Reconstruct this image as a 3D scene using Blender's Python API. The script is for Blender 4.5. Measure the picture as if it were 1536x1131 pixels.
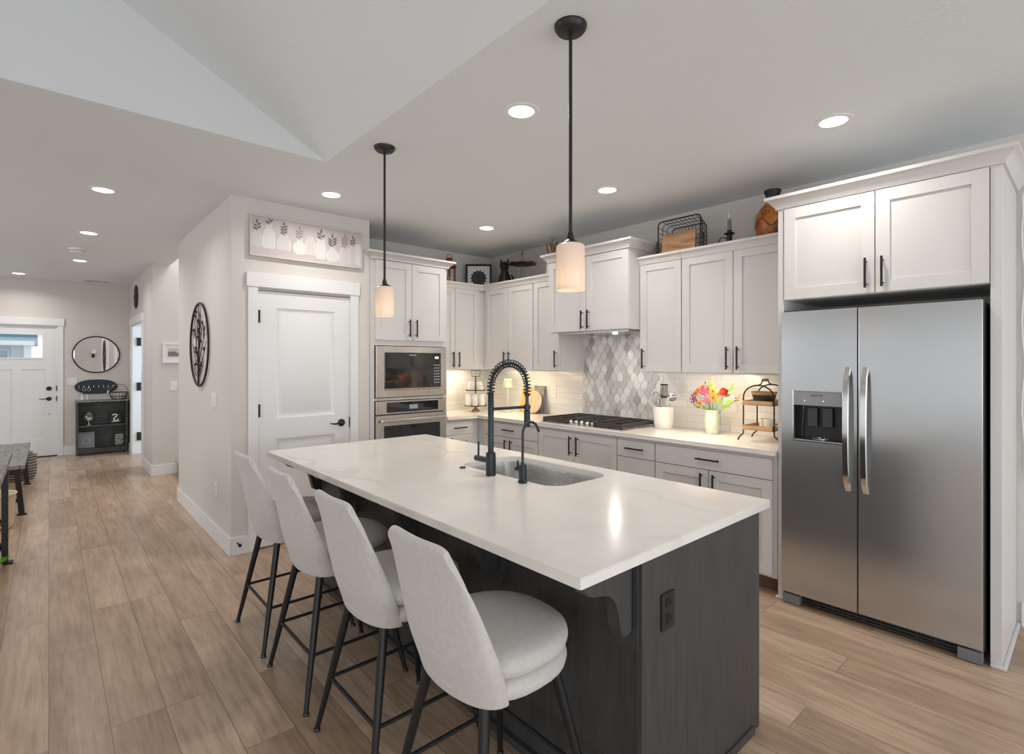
import bpy, bmesh, math, random
from mathutils import Vector, Matrix
PI = math.pi
for o in list(bpy.data.objects): bpy.data.objects.remove(o)
S = bpy.context.scene
COL = S.collection

# ------------------------------------------------------------------ camera
cd = bpy.data.cameras.new('camera'); cam = bpy.data.objects.new('camera', cd); COL.objects.link(cam)
cam.location = (0, 0, 1.47); cam.rotation_euler = (PI/2, 0, -math.radians(41.59))
cd.sensor_width = 36; cd.lens = 782.6/1536*36; cd.shift_y = -22.1/1536; cd.clip_start = .05; cd.clip_end = 300
S.camera = cam
# ------------------------------------------------------------------ world, exposure
S.view_settings.view_transform = 'Standard'; S.view_settings.look = 'None'
S.view_settings.gamma = 1; S.view_settings.use_curve_mapping = False
S.view_settings.exposure = -0.04
W = bpy.data.worlds.new('sky'); S.world = W; W.use_nodes = True
bg = W.node_tree.nodes['Background']; bg.inputs[0].default_value = (.92, .965, 1, 1); bg.inputs[1].default_value = 1.0

def area(name, loc, direction, sx, sy, power, color=(1, 1, 1), shape='RECTANGLE', spread=PI):
    l = bpy.data.lights.new(name, 'AREA'); l.shape = shape; l.size = sx
    if shape == 'RECTANGLE': l.size_y = sy
    l.energy = power; l.color = color; l.spread = spread
    o = bpy.data.objects.new(name, l); COL.objects.link(o); o.location = loc
    o.rotation_euler = Vector(direction).to_track_quat('-Z', 'Y').to_euler(); return o
DAY = (.95, .975, 1)
# daylight entering at the window openings of the living room, the side room and the stair well
area('daylight_glass_doors', (-1.3, -3.48, 1.25), (0, 1, 0), 4.0, 2.2, 80, (.86, .935, 1))
area('daylight_back_window', (2.6, -3.48, 1.6), (0, 1, 0), 1.6, 1.3, 62, (.86, .935, 1))
area('daylight_side_window', (-4.18, -1.15, 1.3), (1, 0, 0), 3.7, 1.9, 32, DAY)
area('daylight_dining_window', (-4.18, 6.2, 1.5), (1, 0, 0), 2.4, 1.5, 62, DAY)
area('daylight_side_room', (2.7, 9.7, 1.5), (-1, 0, -.1), 1.4, 1.4, 65, (.70, .86, 1))
area('daylight_stair_well', (2.2, 7.4, 4.4), (0, 0, -1), 1.2, 1.0, 60, DAY)

# ------------------------------------------------------------------ materials
def nt(m): return m.node_tree.nodes, m.node_tree.links
def mat(name, col, rough=.5, metal=0, spec=.5, **k):
    m = bpy.data.materials.new(name); m.use_nodes = True
    b = m.node_tree.nodes['Principled BSDF']
    b.inputs['Base Color'].default_value = (*col, 1); b.inputs['Roughness'].default_value = rough
    b.inputs['Metallic'].default_value = metal; b.inputs['Specular IOR Level'].default_value = spec
    for n, v in k.items(): b.inputs[n.replace('_', ' ')].default_value = v
    return m
def coord(m, scale=(1, 1, 1)):
    N, L = nt(m); tc = N.new('ShaderNodeTexCoord'); mp = N.new('ShaderNodeMapping')
    mp.inputs['Scale'].default_value = scale; L.new(tc.outputs['Object'], mp.inputs['Vector']); return mp.outputs[0]
def noise(m, vec, scale, detail=3, rough=.5):
    N, L = nt(m); n = N.new('ShaderNodeTexNoise'); n.inputs['Scale'].default_value = scale
    n.inputs['Detail'].default_value = detail; n.inputs['Roughness'].default_value = rough
    if vec is not None: L.new(vec, n.inputs['Vector'])
    return n.outputs['Fac']
def ramp(m, fac, stops):
    N, L = nt(m); r = N.new('ShaderNodeValToRGB'); e = r.color_ramp.elements
    while len(e) < len(stops): e.new(.5)
    for i, (p, c) in enumerate(stops): e[i].position = p; e[i].color = (*c, 1) if len(c) == 3 else c
    L.new(fac, r.inputs[0]); return r.outputs[0]
def mix(m, fac, a, b, mode='MIX'):
    N, L = nt(m); x = N.new('ShaderNodeMix'); x.data_type = 'RGBA'; x.blend_type = mode
    for s, v in ((x.inputs[0], fac), (x.inputs[6], a), (x.inputs[7], b)):
        if isinstance(v, (int, float)): s.default_value = v
        elif isinstance(v, tuple): s.default_value = (*v, 1)
        else: L.new(v, s)
    return x.outputs[2]
def bump(m, h, strength, dist=.002):
    N, L = nt(m); b = N.new('ShaderNodeBump'); b.inputs['Strength'].default_value = strength
    b.inputs['Distance'].default_value = dist; L.new(h, b.inputs['Height'])
    L.new(b.outputs[0], N['Principled BSDF'].inputs['Normal'])
def base(m, out): m.node_tree.links.new(out, m.node_tree.nodes['Principled BSDF'].inputs['Base Color'])
def var(m, scale, c1, c2, stretch=(1, 1, 1), detail=4, lo=.35, hi=.65):
    base(m, ramp(m, noise(m, coord(m, stretch), scale, detail), [(lo, c1), (hi, c2)])); return m

M = {}
m = M['wall'] = mat('wall_paint', (.672, .635, .60), .85, spec=.2); bump(m, noise(m, coord(m), 130, 2), .25, .002)
m = M['ceiling'] = mat('ceiling_texture', (.775, .81, .83), .8, spec=.25); bump(m, noise(m, coord(m), 75, 3, .6), .5, .004)
M['gable'] = mat('gable_paint', (.66, .665, .67), .85, spec=.2)
M['trim'] = mat('trim_white', (.80, .80, .80), .4)
m = M['cab'] = mat('cabinet_paint', (.70, .675, .655), .42); var(m, 6, (.655, .632, .615), (.675, .652, .635), (1, 1, .3))
m = M['isl'] = mat('charcoal_stained_wood', (.05, .05, .05), .48); var(m, 9, (.040, .039, .039), (.055, .054, .053), (5, 5, .5), 5)
M['cabin'] = mat('cabinet_shadow_gap', (.10, .09, .085), .8)
M['black'] = mat('matte_black_metal', (.017, .017, .018), .42, .3)
M['iron'] = mat('cast_iron', (.045, .042, .038), .55, .2)
M['blackp'] = mat('black_plastic', (.014, .014, .015), .35)
m = M['fauc'] = mat('blackened_steel', (.035, .042, .05), .33, .75)
def steel(name, col, rough, stretch):
    m = mat(name, col, rough, 1); n = noise(m, coord(m, stretch), 60, 2)
    N, L = nt(m); mr = N.new('ShaderNodeMapRange'); mr.inputs[3].default_value = rough-.06; mr.inputs[4].default_value = rough+.07
    L.new(n, mr.inputs[0]); L.new(mr.outputs[0], N['Principled BSDF'].inputs['Roughness']); bump(m, n, .04, .001); return m
M['steel'] = steel('brushed_steel', (.56, .565, .57), .19, (1, 1, 30)); M['steel'].node_tree.nodes['Principled BSDF'].inputs['Metallic'].default_value = .86
M['steelh'] = steel('brushed_steel_warm', (.66, .62, .57), .26, (1, 1, 20))
M['chrome'] = mat('polished_steel', (.72, .71, .70), .14, 1)
M['sinkst'] = steel('sink_steel', (.74, .73, .72), .24, (30, 1, 1))
M['fridgeside'] = mat('refrigerator_side_grey', (.05, .052, .056), .45)
m = M['quartz'] = mat('white_quartz', (.8, .78, .75), .18, spec=.38)
v = coord(m); n1 = noise(m, v, 1.4, 6, .55)
N_, L_ = nt(m); wv = N_.new('ShaderNodeTexWave'); wv.inputs['Scale'].default_value = .55; wv.inputs['Distortion'].default_value = 11
wv.inputs['Detail'].default_value = 5; wv.inputs['Detail Scale'].default_value = 1.6; L_.new(v, wv.inputs['Vector'])
vein = ramp(m, wv.outputs['Fac'], [(0, (1, 1, 1)), (.008, (.75, .75, .75)), (.03, (0, 0, 0))])
vm = mix(m, 1.0, vein, ramp(m, n1, [(.42, (0, 0, 0)), (.66, (.5, .5, .5))]), 'MULTIPLY')
base(m, mix(m, vm, ramp(m, noise(m, v, 5, 5), [(.3, (.75, .705, .66)), (.7, (.80, .765, .725))]), (.42, .39, .36)))
# oak plank floor, boards along Y
m = M['floor'] = mat('oak_plank_floor', (.4, .27, .18), .30, spec=.5)
N_, L_ = nt(m); tc = N_.new('ShaderNodeTexCoord'); sp = N_.new('ShaderNodeSeparateXYZ'); cx = N_.new('ShaderNodeCombineXYZ')
L_.new(tc.outputs['Object'], sp.inputs[0]); L_.new(sp.outputs[1], cx.inputs[0]); L_.new(sp.outputs[0], cx.inputs[1])
br = N_.new('ShaderNodeTexBrick'); br.offset = .37; br.offset_frequency = 3; br.squash = 1
for k_, v_ in (('Scale', 1), ('Mortar Size', .0016), ('Mortar Smooth', .3), ('Bias', 0), ('Brick Width', 1.32), ('Row Height', .186)): br.inputs[k_].default_value = v_
br.inputs['Color1'].default_value = (0, 0, 0, 1); br.inputs['Color2'].default_value = (1, 1, 1, 1); br.inputs['Mortar'].default_value = (.5, .5, .5, 1)
L_.new(cx.outputs[0], br.inputs['Vector'])
vadd = N_.new('ShaderNodeVectorMath'); vadd.operation = 'MULTIPLY_ADD'; L_.new(br.outputs['Color'], vadd.inputs[0]); vadd.inputs[1].default_value = (7, 3, 5); L_.new(tc.outputs['Object'], vadd.inputs[2])
def stretched(sc):
    mp = N_.new('ShaderNodeMapping'); mp.inputs['Scale'].default_value = sc; L_.new(vadd.outputs[0], mp.inputs['Vector']); return mp.outputs[0]
tone = ramp(m, br.outputs['Color'], [(0, (.365, .250, .168)), (.35, (.46, .328, .230)), (.7, (.51, .375, .272)), (1, (.40, .278, .19))])
g1 = ramp(m, noise(m, stretched((16, 1.1, 1)), 3.0, 6, .62), [(.25, (.70, .68, .66)), (.6, (1.08, 1.08, 1.08))])
g2 = ramp(m, noise(m, stretched((3.2, .75, 1)), 2.2, 4, .6), [(.3, (.74, .71, .68)), (.62, (1.08, 1.08, 1.08))])
fl = mix(m, 1.0, mix(m, 1.0, tone, g1, 'MULTIPLY'), g2, 'MULTIPLY')
base(m, mix(m, br.outputs['Fac'], fl, (.15, .10, .07)))
bump(m, br.outputs['Fac'], -.25, .002)
# subway tile
def tile(name, horiz):
    m = mat(name, (.8, .8, .78), .16)
    N_, L_ = nt(m); tc = N_.new('ShaderNodeTexCoord'); sp = N_.new('ShaderNodeSeparateXYZ'); cx = N_.new('ShaderNodeCombineXYZ')
    L_.new(tc.outputs['Object'], sp.inputs[0]); L_.new(sp.outputs[horiz], cx.inputs[0]); L_.new(sp.outputs[2], cx.inputs[1])
    b = N_.new('ShaderNodeTexBrick'); b.offset = .38; b.offset_frequency = 2
    for k_, v_ in (('Scale', 1), ('Mortar Size', .0016), ('Mortar Smooth', .2), ('Brick Width', .305), ('Row Height', .0605)): b.inputs[k_].default_value = v_
    b.inputs['Color1'].default_value = (.79, .78, .76, 1); b.inputs['Color2'].default_value = (.71, .70, .685, 1); b.inputs['Mortar'].default_value = (.56, .54, .51, 1)
    L_.new(cx.outputs[0], b.inputs['Vector']); base(m, b.outputs['Color']); bump(m, b.outputs['Fac'], -.5, .002); return m
M['tileX'] = tile('white_tile_east', 1); M['tileY'] = tile('white_tile_north', 0)
M['grout'] = mat('mosaic_grout', (.86, .85, .83), .8)
MOS = [mat('mosaic_stone', c, .28) for c in ((.70, .695, .685), (.55, .55, .55), (.40, .395, .385), (.80, .795, .785), (.55, .525, .49), (.65, .635, .61))]
for q in MOS:
    c = q.node_tree.nodes['Principled BSDF'].inputs['Base Color'].default_value
    var(q, 40, tuple(x*.9 for x in c[:3]), tuple(min(1, x*1.08) for x in c[:3]))
m = M['fabric'] = mat('cream_fabric', (.56, .525, .49), .95, spec=.15, Sheen_Weight=.35, Sheen_Roughness=.5)
var(m, 60, (.535, .50, .47), (.58, .545, .515), detail=4); bump(m, noise(m, coord(m), 420, 2), .25, .001)
M['glass'] = m = bpy.data.materials.new('clear_glass'); m.use_nodes = True
N_, L_ = nt(m); N_.remove(N_['Principled BSDF']); tr = N_.new('ShaderNodeBsdfTransparent'); gl = N_.new('ShaderNodeBsdfGlossy'); gl.inputs['Roughness'].default_value = .02
lw = N_.new('ShaderNodeLayerWeight'); lw.inputs[0].default_value = .35; fr = N_.new('ShaderNodeMath'); fr.operation = 'MULTIPLY_ADD'; fr.inputs[1].default_value = .55; fr.inputs[2].default_value = .05; L_.new(lw.outputs['Facing'], fr.inputs[0]); mx = N_.new('ShaderNodeMixShader')
L_.new(fr.outputs[0], mx.inputs[0]); L_.new(tr.outputs[0], mx.inputs[1]); L_.new(gl.outputs[0], mx.inputs[2]); L_.new(mx.outputs[0], N_['Material Output'].inputs[0])
M['shade'] = m = bpy.data.materials.new('frosted_glass_shade'); m.use_nodes = True
N_, L_ = nt(m); N_.remove(N_['Principled BSDF']); tl = N_.new('ShaderNodeBsdfTranslucent'); df = N_.new('ShaderNodeBsdfPrincipled'); df.inputs['Roughness'].default_value = .25
tl.inputs[0].default_value = (.95, .88, .80, 1); df.inputs['Base Color'].default_value = (.82, .79, .76, 1); mx = N_.new('ShaderNodeMixShader'); mx.inputs[0].default_value = .5
L_.new(df.outputs[0], mx.inputs[1]); L_.new(tl.outputs[0], mx.inputs[2]); L_.new(mx.outputs[0], N_['Material Output'].inputs[0])
def emit(name, col, s):
    m = mat(name, col, .5); b = m.node_tree.nodes['Principled BSDF']; b.inputs['Emission Color'].default_value = (*col, 1); b.inputs['Emission Strength'].default_value = s; return m
M['led'] = emit('downlight_lens', (1, .97, .93), 6)
M['bulb'] = emit('warm_bulb', (1, .62, .34), 2.5)
M['candle_led'] = emit('display_light', (.8, .95, 1), 1.2)
M['mirror'] = mat('mirror_glass', (.88, .89, .9), .01, 1)
M['ovenglass'] = mat('dark_oven_glass', (.012, .014, .016), .05, spec=.9)
m = M['oak'] = mat('light_wood', (.5, .3, .15), .5); var(m, 4, (.42, .24, .11), (.62, .41, .22), (1, 1, 9), 5)
m = M['bwood'] = mat('brown_board_wood', (.4, .2, .08), .5); var(m, 5, (.24, .10, .035), (.52, .29, .13), (1, 1, 8), 5)
m = M['owood'] = mat('orange_board_wood', (.75, .42, .1), .45); var(m, 4, (.66, .36, .09), (.80, .50, .16), (1, 6, 1))
m = M['rwood'] = mat('pale_round_board_wood', (.55, .43, .3), .55); var(m, 5, (.44, .33, .21), (.64, .52, .38), (1, 5, 1))
m = M['gwood'] = mat('weathered_grey_wood', (.2, .19, .18), .45); var(m, 5, (.13, .125, .125), (.30, .29, .28), (9, 1, 1), 5)
m = M['dwood'] = mat('dark_grey_wood', (.05, .05, .047), .5); var(m, 5, (.035, .036, .034), (.07, .07, .065), (1, 1, 7))
M['ceram'] = mat('white_ceramic', (.80, .78, .74), .25)
m = M['vaseg'] = mat('pale_green_ceramic', (.55, .66, .52), .3); var(m, 30, (.46, .58, .45), (.66, .74, .60))
m = M['jug'] = mat('orange_pottery', (.5, .16, .02), .35); var(m, 14, (.20, .045, .008), (.52, .165, .02), detail=6, lo=.3, hi=.6)
M['jugline'] = mat('dark_red_glaze', (.10, .012, .006), .4)
M['rust'] = mat('red_lantern_metal', (.25, .055, .035), .5)
M['gold'] = mat('aged_brass', (.36, .25, .13), .38, 1)
M['wire'] = mat('dark_bronze_wire', (.035, .025, .018), .5, .6)
M['copper'] = mat('copper_wire', (.35, .17, .09), .4, .8)
M['wick'] = mat('candle_wax', (.78, .74, .66), .5)
M['paper'] = mat('white_paper', (.78, .78, .77), .7)
M['dkgrey'] = mat('charcoal_print', (.05, .05, .05), .7)
M['green'] = mat('leaf_green', (.10, .30, .03), .5); M['lgreen'] = mat('fresh_leaf_green', (.24, .48, .07), .5)
M['orange'] = mat('orange_petal', (.80, .21, .035), .6); M['brownc'] = mat('flower_centre', (.10, .03, .01), .8)
M['magenta'] = mat('magenta_petal', (.48, .05, .24), .6); M['red'] = mat('red_petal', (.62, .012, .012), .5)
M['pinkp'] = mat('pale_pink_petal', (.82, .55, .48), .6); M['purple'] = mat('dark_purple_petal', (.22, .02, .12), .6)
M['lampg'] = mat('mint_green_enamel', (.52, .60, .42), .4)
m = M['lampsh'] = mat('mint_green_shade', (.60, .72, .52), .6, Emission_Strength=.10); m.node_tree.nodes['Principled BSDF'].inputs['Emission Color'].default_value = (.6, .85, .5, 1)
M['cream'] = mat('cream_plastic', (.62, .52, .36), .5)
m = M['wicker'] = mat('dark_wicker', (.1, .08, .07), .7)
N_, L_ = nt(m); wv = N_.new('ShaderNodeTexWave'); wv.bands_direction = 'Z'; wv.inputs['Scale'].default_value = 9; L_.new(coord(m), wv.inputs['Vector'])
base(m, ramp(m, wv.outputs['Fac'], [(.3, (.05, .045, .04)), (.7, (.30, .22, .16))])); bump(m, wv.outputs['Fac'], .8, .01)
M['slate'] = mat('blackboard_blue', (.012, .02, .032), .5)
M['artbg'] = mat('pink_grey_canvas', (.66, .575, .555), .8); var(M['artbg'], 5, (.54, .47, .455), (.62, .555, .54))
M['artv'] = mat('painted_vase_white', (.68, .675, .65), .8); M['artv2'] = mat('painted_vase_rose', (.63, .59, .575), .8)
M['artl'] = mat('painted_leaf_grey', (.17, .165, .17), .8); M['artl2'] = mat('painted_leaf_brown', (.25, .17, .13), .8)
M['arto'] = mat('painted_outline', (.80, .80, .78), .8)
M['artframe'] = mat('pale_wood_frame', (.60, .54, .49), .6)
M['siding'] = mat('blue_grey_siding', (.33, .46, .53), .8); M['roof'] = mat('blue_grey_shingles', (.10, .25, .33), .9)
M['ground'] = mat('street_concrete', (.45, .47, .47), .9)
M['carpet'] = mat('stair_carpet', (.42, .36, .31), 1)
M['feather'] = mat('dried_feather', (.30, .19, .13), .8); M['feather2'] = mat('pale_dried_feather', (.60, .46, .36), .8)
M['toewood'] = mat('toe_kick_wood', (.20, .105, .06), .6)

# ------------------------------------------------------------------ mesh helpers
class MB:
    def __init__(s): s.bm = bmesh.new(); s.bev = False
    def _mi(s, faces, mi):
        for f in faces: f.material_index = mi
    def box(s, x0, x1, y0, y1, z0, z1, bev=0, mi=0):
        r = bmesh.ops.create_cube(s.bm, size=1); vs = r['verts']
        c = Vector(((x0+x1)/2, (y0+y1)/2, (z0+z1)/2)); d = (abs(x1-x0), abs(y1-y0), abs(z1-z0))
        for q in vs: q.co = Vector((q.co.x*d[0], q.co.y*d[1], q.co.z*d[2])) + c
        es = list({e for q in vs for e in q.link_edges}); s._mi({f for q in vs for f in q.link_faces}, mi)
        if bev:
            s.bev = True
            bmesh.ops.bevel(s.bm, geom=es, offset=min(bev, min(d)*.45), segments=2, affect='EDGES', profile=.6)
        return s
    def face(s, pts, mi=0):
        f = s.bm.faces.new([s.bm.verts.new(p) for p in pts]); f.material_index = mi; return f
    def rings(s, rings, closed=True, cap=True, mi=0, loop=False):
        vs = [[s.bm.verts.new(p) for p in r] for r in rings]; n = len(vs[0]); fs = []
        pairs = list(zip(vs, vs[1:])) + ([(vs[-1], vs[0])] if loop else [])
        for a, b in pairs:
            for i in range(n if closed else n-1):
                j = (i+1) % n; fs.append(s.bm.faces.new((a[i], a[j], b[j], b[i])))
        if cap and not loop and closed: fs.append(s.bm.faces.new(vs[0][::-1])); fs.append(s.bm.faces.new(vs[-1]))
        s._mi(fs, mi); return s
    def tube(s, pts, r, n=8, closed=False, mi=0):
        P = [Vector(p) for p in pts]; k = len(P); R = r if isinstance(r, (list, tuple)) else [r]*k
        T = []
        for i in range(k):
            a = P[(i-1) % k] if closed or i else P[i]; b = P[(i+1) % k] if closed or i < k-1 else P[i]
            t = b-a; T.append(t.normalized() if t.length else Vector((0, 0, 1)))
        u = T[0].orthogonal().normalized(); rg = []
        for i in range(k):
            u = u - T[i]*u.dot(T[i]); u = u.normalized() if u.length > 1e-6 else T[i].orthogonal().normalized(); w = T[i].cross(u)
            rg.append([P[i] + (u*math.cos(2*PI*j/n) + w*math.sin(2*PI*j/n))*R[i] for j in range(n)])
        return s.rings(rg, mi=mi, loop=closed)
    def bar(s, a, b, w, h, mi=0):
        a, b = Vector(a), Vector(b); t = (b-a).normalized(); u = t.cross(Vector((0, 0, 1)))
        u = u.normalized() if u.length > 1e-4 else Vector((1, 0, 0)); q = t.cross(u)
        return s.rings([[p + u*sx*w/2 + q*sy*h/2 for sx, sy in ((-1, -1), (1, -1), (1, 1), (-1, 1))] for p in (a, b)], mi=mi)
    def lathe(s, prof, c=(0, 0, 0), n=24, mi=0, axis=(0, 0, 1)):
        c = Vector(c); q = Vector((0, 0, 1)).rotation_difference(Vector(axis)); rg = []; fs = []
        for r, z in prof:
            if r < 1e-6: rg.append([s.bm.verts.new(c + q @ Vector((0, 0, z)))])
            else: rg.append([s.bm.verts.new(c + q @ Vector((r*math.cos(2*PI*i/n), r*math.sin(2*PI*i/n), z))) for i in range(n)])
        for a, b in zip(rg, rg[1:]):
            for i in range(n):
                j = (i+1) % n
                if len(a) == 1 and len(b) == 1: continue
                if len(a) == 1: fs.append(s.bm.faces.new((a[0], b[j], b[i])))
                elif len(b) == 1: fs.append(s.bm.faces.new((a[i], a[j], b[0])))
                else: fs.append(s.bm.faces.new((a[i], a[j], b[j], b[i])))
        s._mi(fs, mi); return s
    def sphere(s, c, r, sc=(1, 1, 1), n=12, mi=0):
        rr = bmesh.ops.create_uvsphere(s.bm, u_segments=n, v_segments=max(6, n*2//3), radius=r)
        for q in rr['verts']: q.co = Vector((q.co.x*sc[0], q.co.y*sc[1], q.co.z*sc[2])) + Vector(c)
        s._mi({f for q in rr['verts'] for f in q.link_faces}, mi); return s
    def prism(s, poly, f, d0, d1, mi=0):
        """poly of 2-d points, f(a, b, d) -> world, extruded from d0 to d1"""
        return s.rings([[f(a, b, d0) for a, b in poly], [f(a, b, d1) for a, b in poly]], mi=mi)
    def xform(s, mtx): bmesh.ops.transform(s.bm, matrix=mtx, verts=s.bm.verts); return s

def loc_of(o):
    v = Vector((0, 0, 0))
    while o: v += o.location; o = o.parent
    return v
def build(name, mb, mats, parent=None, local=False, angle=35):
    bm = mb.bm
    if parent is not None and not local: bmesh.ops.translate(bm, vec=-loc_of(parent), verts=bm.verts)
    bmesh.ops.recalc_face_normals(bm, faces=bm.faces)
    me = bpy.data.meshes.new(name); bm.to_mesh(me); bm.free()
    for q in (mats if isinstance(mats, list) else [mats]): me.materials.append(q)
    for p in me.polygons: p.use_smooth = True
    me.set_sharp_from_angle(angle=math.radians(angle))
    o = bpy.data.objects.new(name, me); COL.objects.link(o)
    if mb.bev: q = o.modifiers.new('weighted_normal', 'WEIGHTED_NORMAL'); q.keep_sharp = True; q.weight = 100
    if parent is not None: o.parent = parent
    return o
def tag(o, label, cat, group=None):
    o['label'] = label; o['category'] = cat
    if group: o['group'] = group
    return o
def thing(name, label, cat, loc=(0, 0, 0), group=None, rz=0):
    o = bpy.data.objects.new(name, None); COL.objects.link(o); o.location = loc; o.rotation_euler[2] = rz
    o.empty_display_size = .1; return tag(o, label, cat, group)
def struct(name, mb, m, parent=None):
    o = build(name, mb, m, parent)
    if parent is None: o['kind'] = 'structure'
    return o
def dup(root, loc, rz=None, label=None, rot=None):
    r = root.copy(); COL.objects.link(r); r.location = loc
    if rz is not None: r.rotation_euler[2] = rz
    if rot is not None: r.rotation_euler = rot
    if label: r['label'] = label
    for ch in root.children:
        c = ch.copy(); COL.objects.link(c); c.parent = r
        for g in ch.children:
            d = g.copy(); COL.objects.link(d); d.parent = c
    return r
# faces: 'X' looks towards -X (u runs along Y), 'Y' looks towards -Y (u runs along X); d is the distance out of the plane c
def FP(face, c, u, d, z): return Vector((c-d, u, z)) if face == 'X' else Vector((u, c-d, z))
def fbox(mb, face, c, u0, u1, d0, d1, z0, z1, bev=0, mi=0):
    a, b = FP(face, c, u0, d0, z0), FP(face, c, u1, d1, z1)
    return mb.box(min(a.x, b.x), max(a.x, b.x), min(a.y, b.y), max(a.y, b.y), z0, z1, bev, mi)
def pull(parent, face, c, u, z, ln=.165, vert=True):
    mb = MB(); w = .0055
    if vert:
        fbox(mb, face, c, u-w, u+w, .024, .035, z-ln/2, z+ln/2, .002)
        for q in (-1, 1): fbox(mb, face, c, u-.004, u+.004, 0, .028, z+q*(ln/2-.02)-.004, z+q*(ln/2-.02)+.004)
    else:
        fbox(mb, face, c, u-ln/2, u+ln/2, .024, .035, z-w, z+w, .002)
        for q in (-1, 1): fbox(mb, face, c, u+q*(ln/2-.02)-.004, u+q*(ln/2-.02)+.004, 0, .028, z-.004, z+.004)
    return build('handle', mb, M['black'], parent)
def shaker(root, face, c, u0, u1, z0, z1, hu=None, hz=None, rail=.062, t=.02, g=.0015):
    u0 += g; u1 -= g; mb = MB(); b = .0012
    fbox(mb, face, c, u0, u0+rail, 0, t, z0, z1, b); fbox(mb, face, c, u1-rail, u1, 0, t, z0, z1, b)
    fbox(mb, face, c, u0+rail, u1-rail, 0, t, z0, z0+rail, b); fbox(mb, face, c, u0+rail, u1-rail, 0, t, z1-rail, z1, b)
    fbox(mb, face, c, u0+rail-.004, u1-rail+.004, 0, t-.010, z0+rail-.004, z1-rail+.004)
    o = build('door', mb, M['cab'], root)
    if hu is not None: pull(o, face, c-t, hu, hz)
    return o
def drawer(root, face, c, u0, u1, z0, z1, ln=.165, t=.02, g=.0015):
    mb = MB(); fbox(mb, face, c, u0+g, u1-g, 0, t, z0, z1, .0015); o = build('drawer', mb, M['cab'], root)
    if ln: pull(o, face, c-t, (u0+u1)/2, (z0+z1)/2+.005, ln, False)
    return o
def crown(root, pts, z0, z1, out, pre=None, post=None, name='crown_molding'):
    P = [Vector(p) for p in pts]; n = len(P); prof = [(0, z0), (.012, z0), (.014, z0+.012), (out-.012, z1-.022), (out, z1-.018), (out, z1), (0, z1)]
    rn = lambda a, b: Vector(((b-a).y, -(b-a).x)).normalized()
    off = []
    for i in range(n):
        a = P[i-1] if i else (Vector(pre) if pre else None); b = P[i+1] if i < n-1 else (Vector(post) if post else None)
        n1 = rn(a, P[i]) if a is not None else None; n2 = rn(P[i], b) if b is not None else None
        if n1 is None: off.append(n2)
        elif n2 is None: off.append(n1)
        else: q = (n1+n2).normalized(); off.append(q/max(.2, q.dot(n1)))
    mb = MB(); mb.rings([[Vector((P[i].x+off[i].x*d, P[i].y+off[i].y*d, z)) for d, z in prof] for i in range(n)])
    return build(name, mb, M['cab'], root)
def textmesh(name, body, size, mtx, m, parent, extrude=.0004):
    cu = bpy.data.curves.new(name, 'FONT'); cu.body = body; cu.size = size; cu.align_x = 'CENTER'; cu.align_y = 'CENTER'; cu.extrude = extrude
    t = bpy.data.objects.new(name, cu); COL.objects.link(t); bpy.context.view_layer.update()
    me = bpy.data.meshes.new_from_object(t.evaluated_get(bpy.context.evaluated_depsgraph_get())); bpy.data.objects.remove(t)
    me.transform(Matrix.Translation(-loc_of(parent)) @ mtx); me.materials.clear(); me.materials.append(m)
    o = bpy.data.objects.new(name, me); COL.objects.link(o); o.parent = parent; return o
# text frames: facing -X (reads along -Y) and facing -Y (reads along +X)
def TX(x, y, z): return Matrix(((0, 0, -1, x), (-1, 0, 0, y), (0, 1, 0, z), (0, 0, 0, 1)))
def TY(x, y, z): return Matrix(((1, 0, 0, x), (0, 0, -1, y), (0, 1, 0, z), (0, 0, 0, 1)))

# ================================================================== SETTING
CH = 2.745; XE = 4.06; YN = 4.99; XL = -4.2; YB = -3.5
struct('floor', MB().box(XL, XE+.1, YB, 11, -.06, 0), M['floor'])
mb = MB(); t = .12; V1, V2 = 1.32, 3.27
mb.box(V1, XE, YB, 4.38, CH, CH+t); mb.box(XL, V1, V2, 6.52, CH, CH+t); mb.box(V1, XE, 4.38, 6.52, CH, CH+t)
mb.box(XL, 1.19, 6.52, 11, CH, CH+t); mb.box(1.19, XE, 8.25, 11, CH, CH+t)
RX = (XL+V1)/2; RZ = CH+.52*(V1-RX)
for xa, xb in ((V1, RX), (XL, RX)):
    mb.rings([[Vector((xa, y, CH)), Vector((xb, y, RZ)), Vector((xb, y, RZ+t)), Vector((xa, y, CH+t))] for y in (YB, V2)])
struct('ceiling', mb, M['ceiling'])
mb = MB(); mb.prism([(XL, CH), (V1, CH), (RX, RZ)], lambda a, b, d: Vector((a, d, b+.001)), V2-.002, V2+.1); struct('wall_gable', mb, M['gable'])
# kitchen / living shell
struct('wall_east', MB().box(XE, XE+.12, YB, 5.11, 0, CH+.1), M['wall'])
struct('wall_north', MB().box(2.165, XE, YN, YN+.12, 0, CH), M['wall'])
mb = MB(); mb.box(1.035, 1.215, 4.38, 4.50, 0, CH); mb.box(1.985, 2.165, 4.38, 4.50, 0, CH); mb.box(1.215, 1.985, 4.38, 4.50, 2.045, CH)
mb.box(2.05, 2.165, 4.50, YN+.12, 0, CH); struct('wall_pantry', mb, M['wall'])
mb = MB(); mb.box(1.035, 1.155, 4.50, 6.52, 0, CH); struct('wall_hall', mb, M['wall'])
mb = MB(); mb.box(1.155, 3.2, 6.42, 6.52, 0, 4.6); struct('wall_stair', mb, M['wall'])
mb = MB(); mb.box(1.0, 1.19, 8.13, 8.25, 0, CH); mb.box(1.19, 3.2, 8.13, 8.25, 0, 4.6); mb.box(3.2, 3.3, 6.42, 8.25, 0, 4.6); mb.box(1.09, 1.19, 6.52, 8.13, CH+.12, 4.6); mb.box(1.09, 3.3, 6.42, 8.25, 4.6, 4.7)
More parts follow.
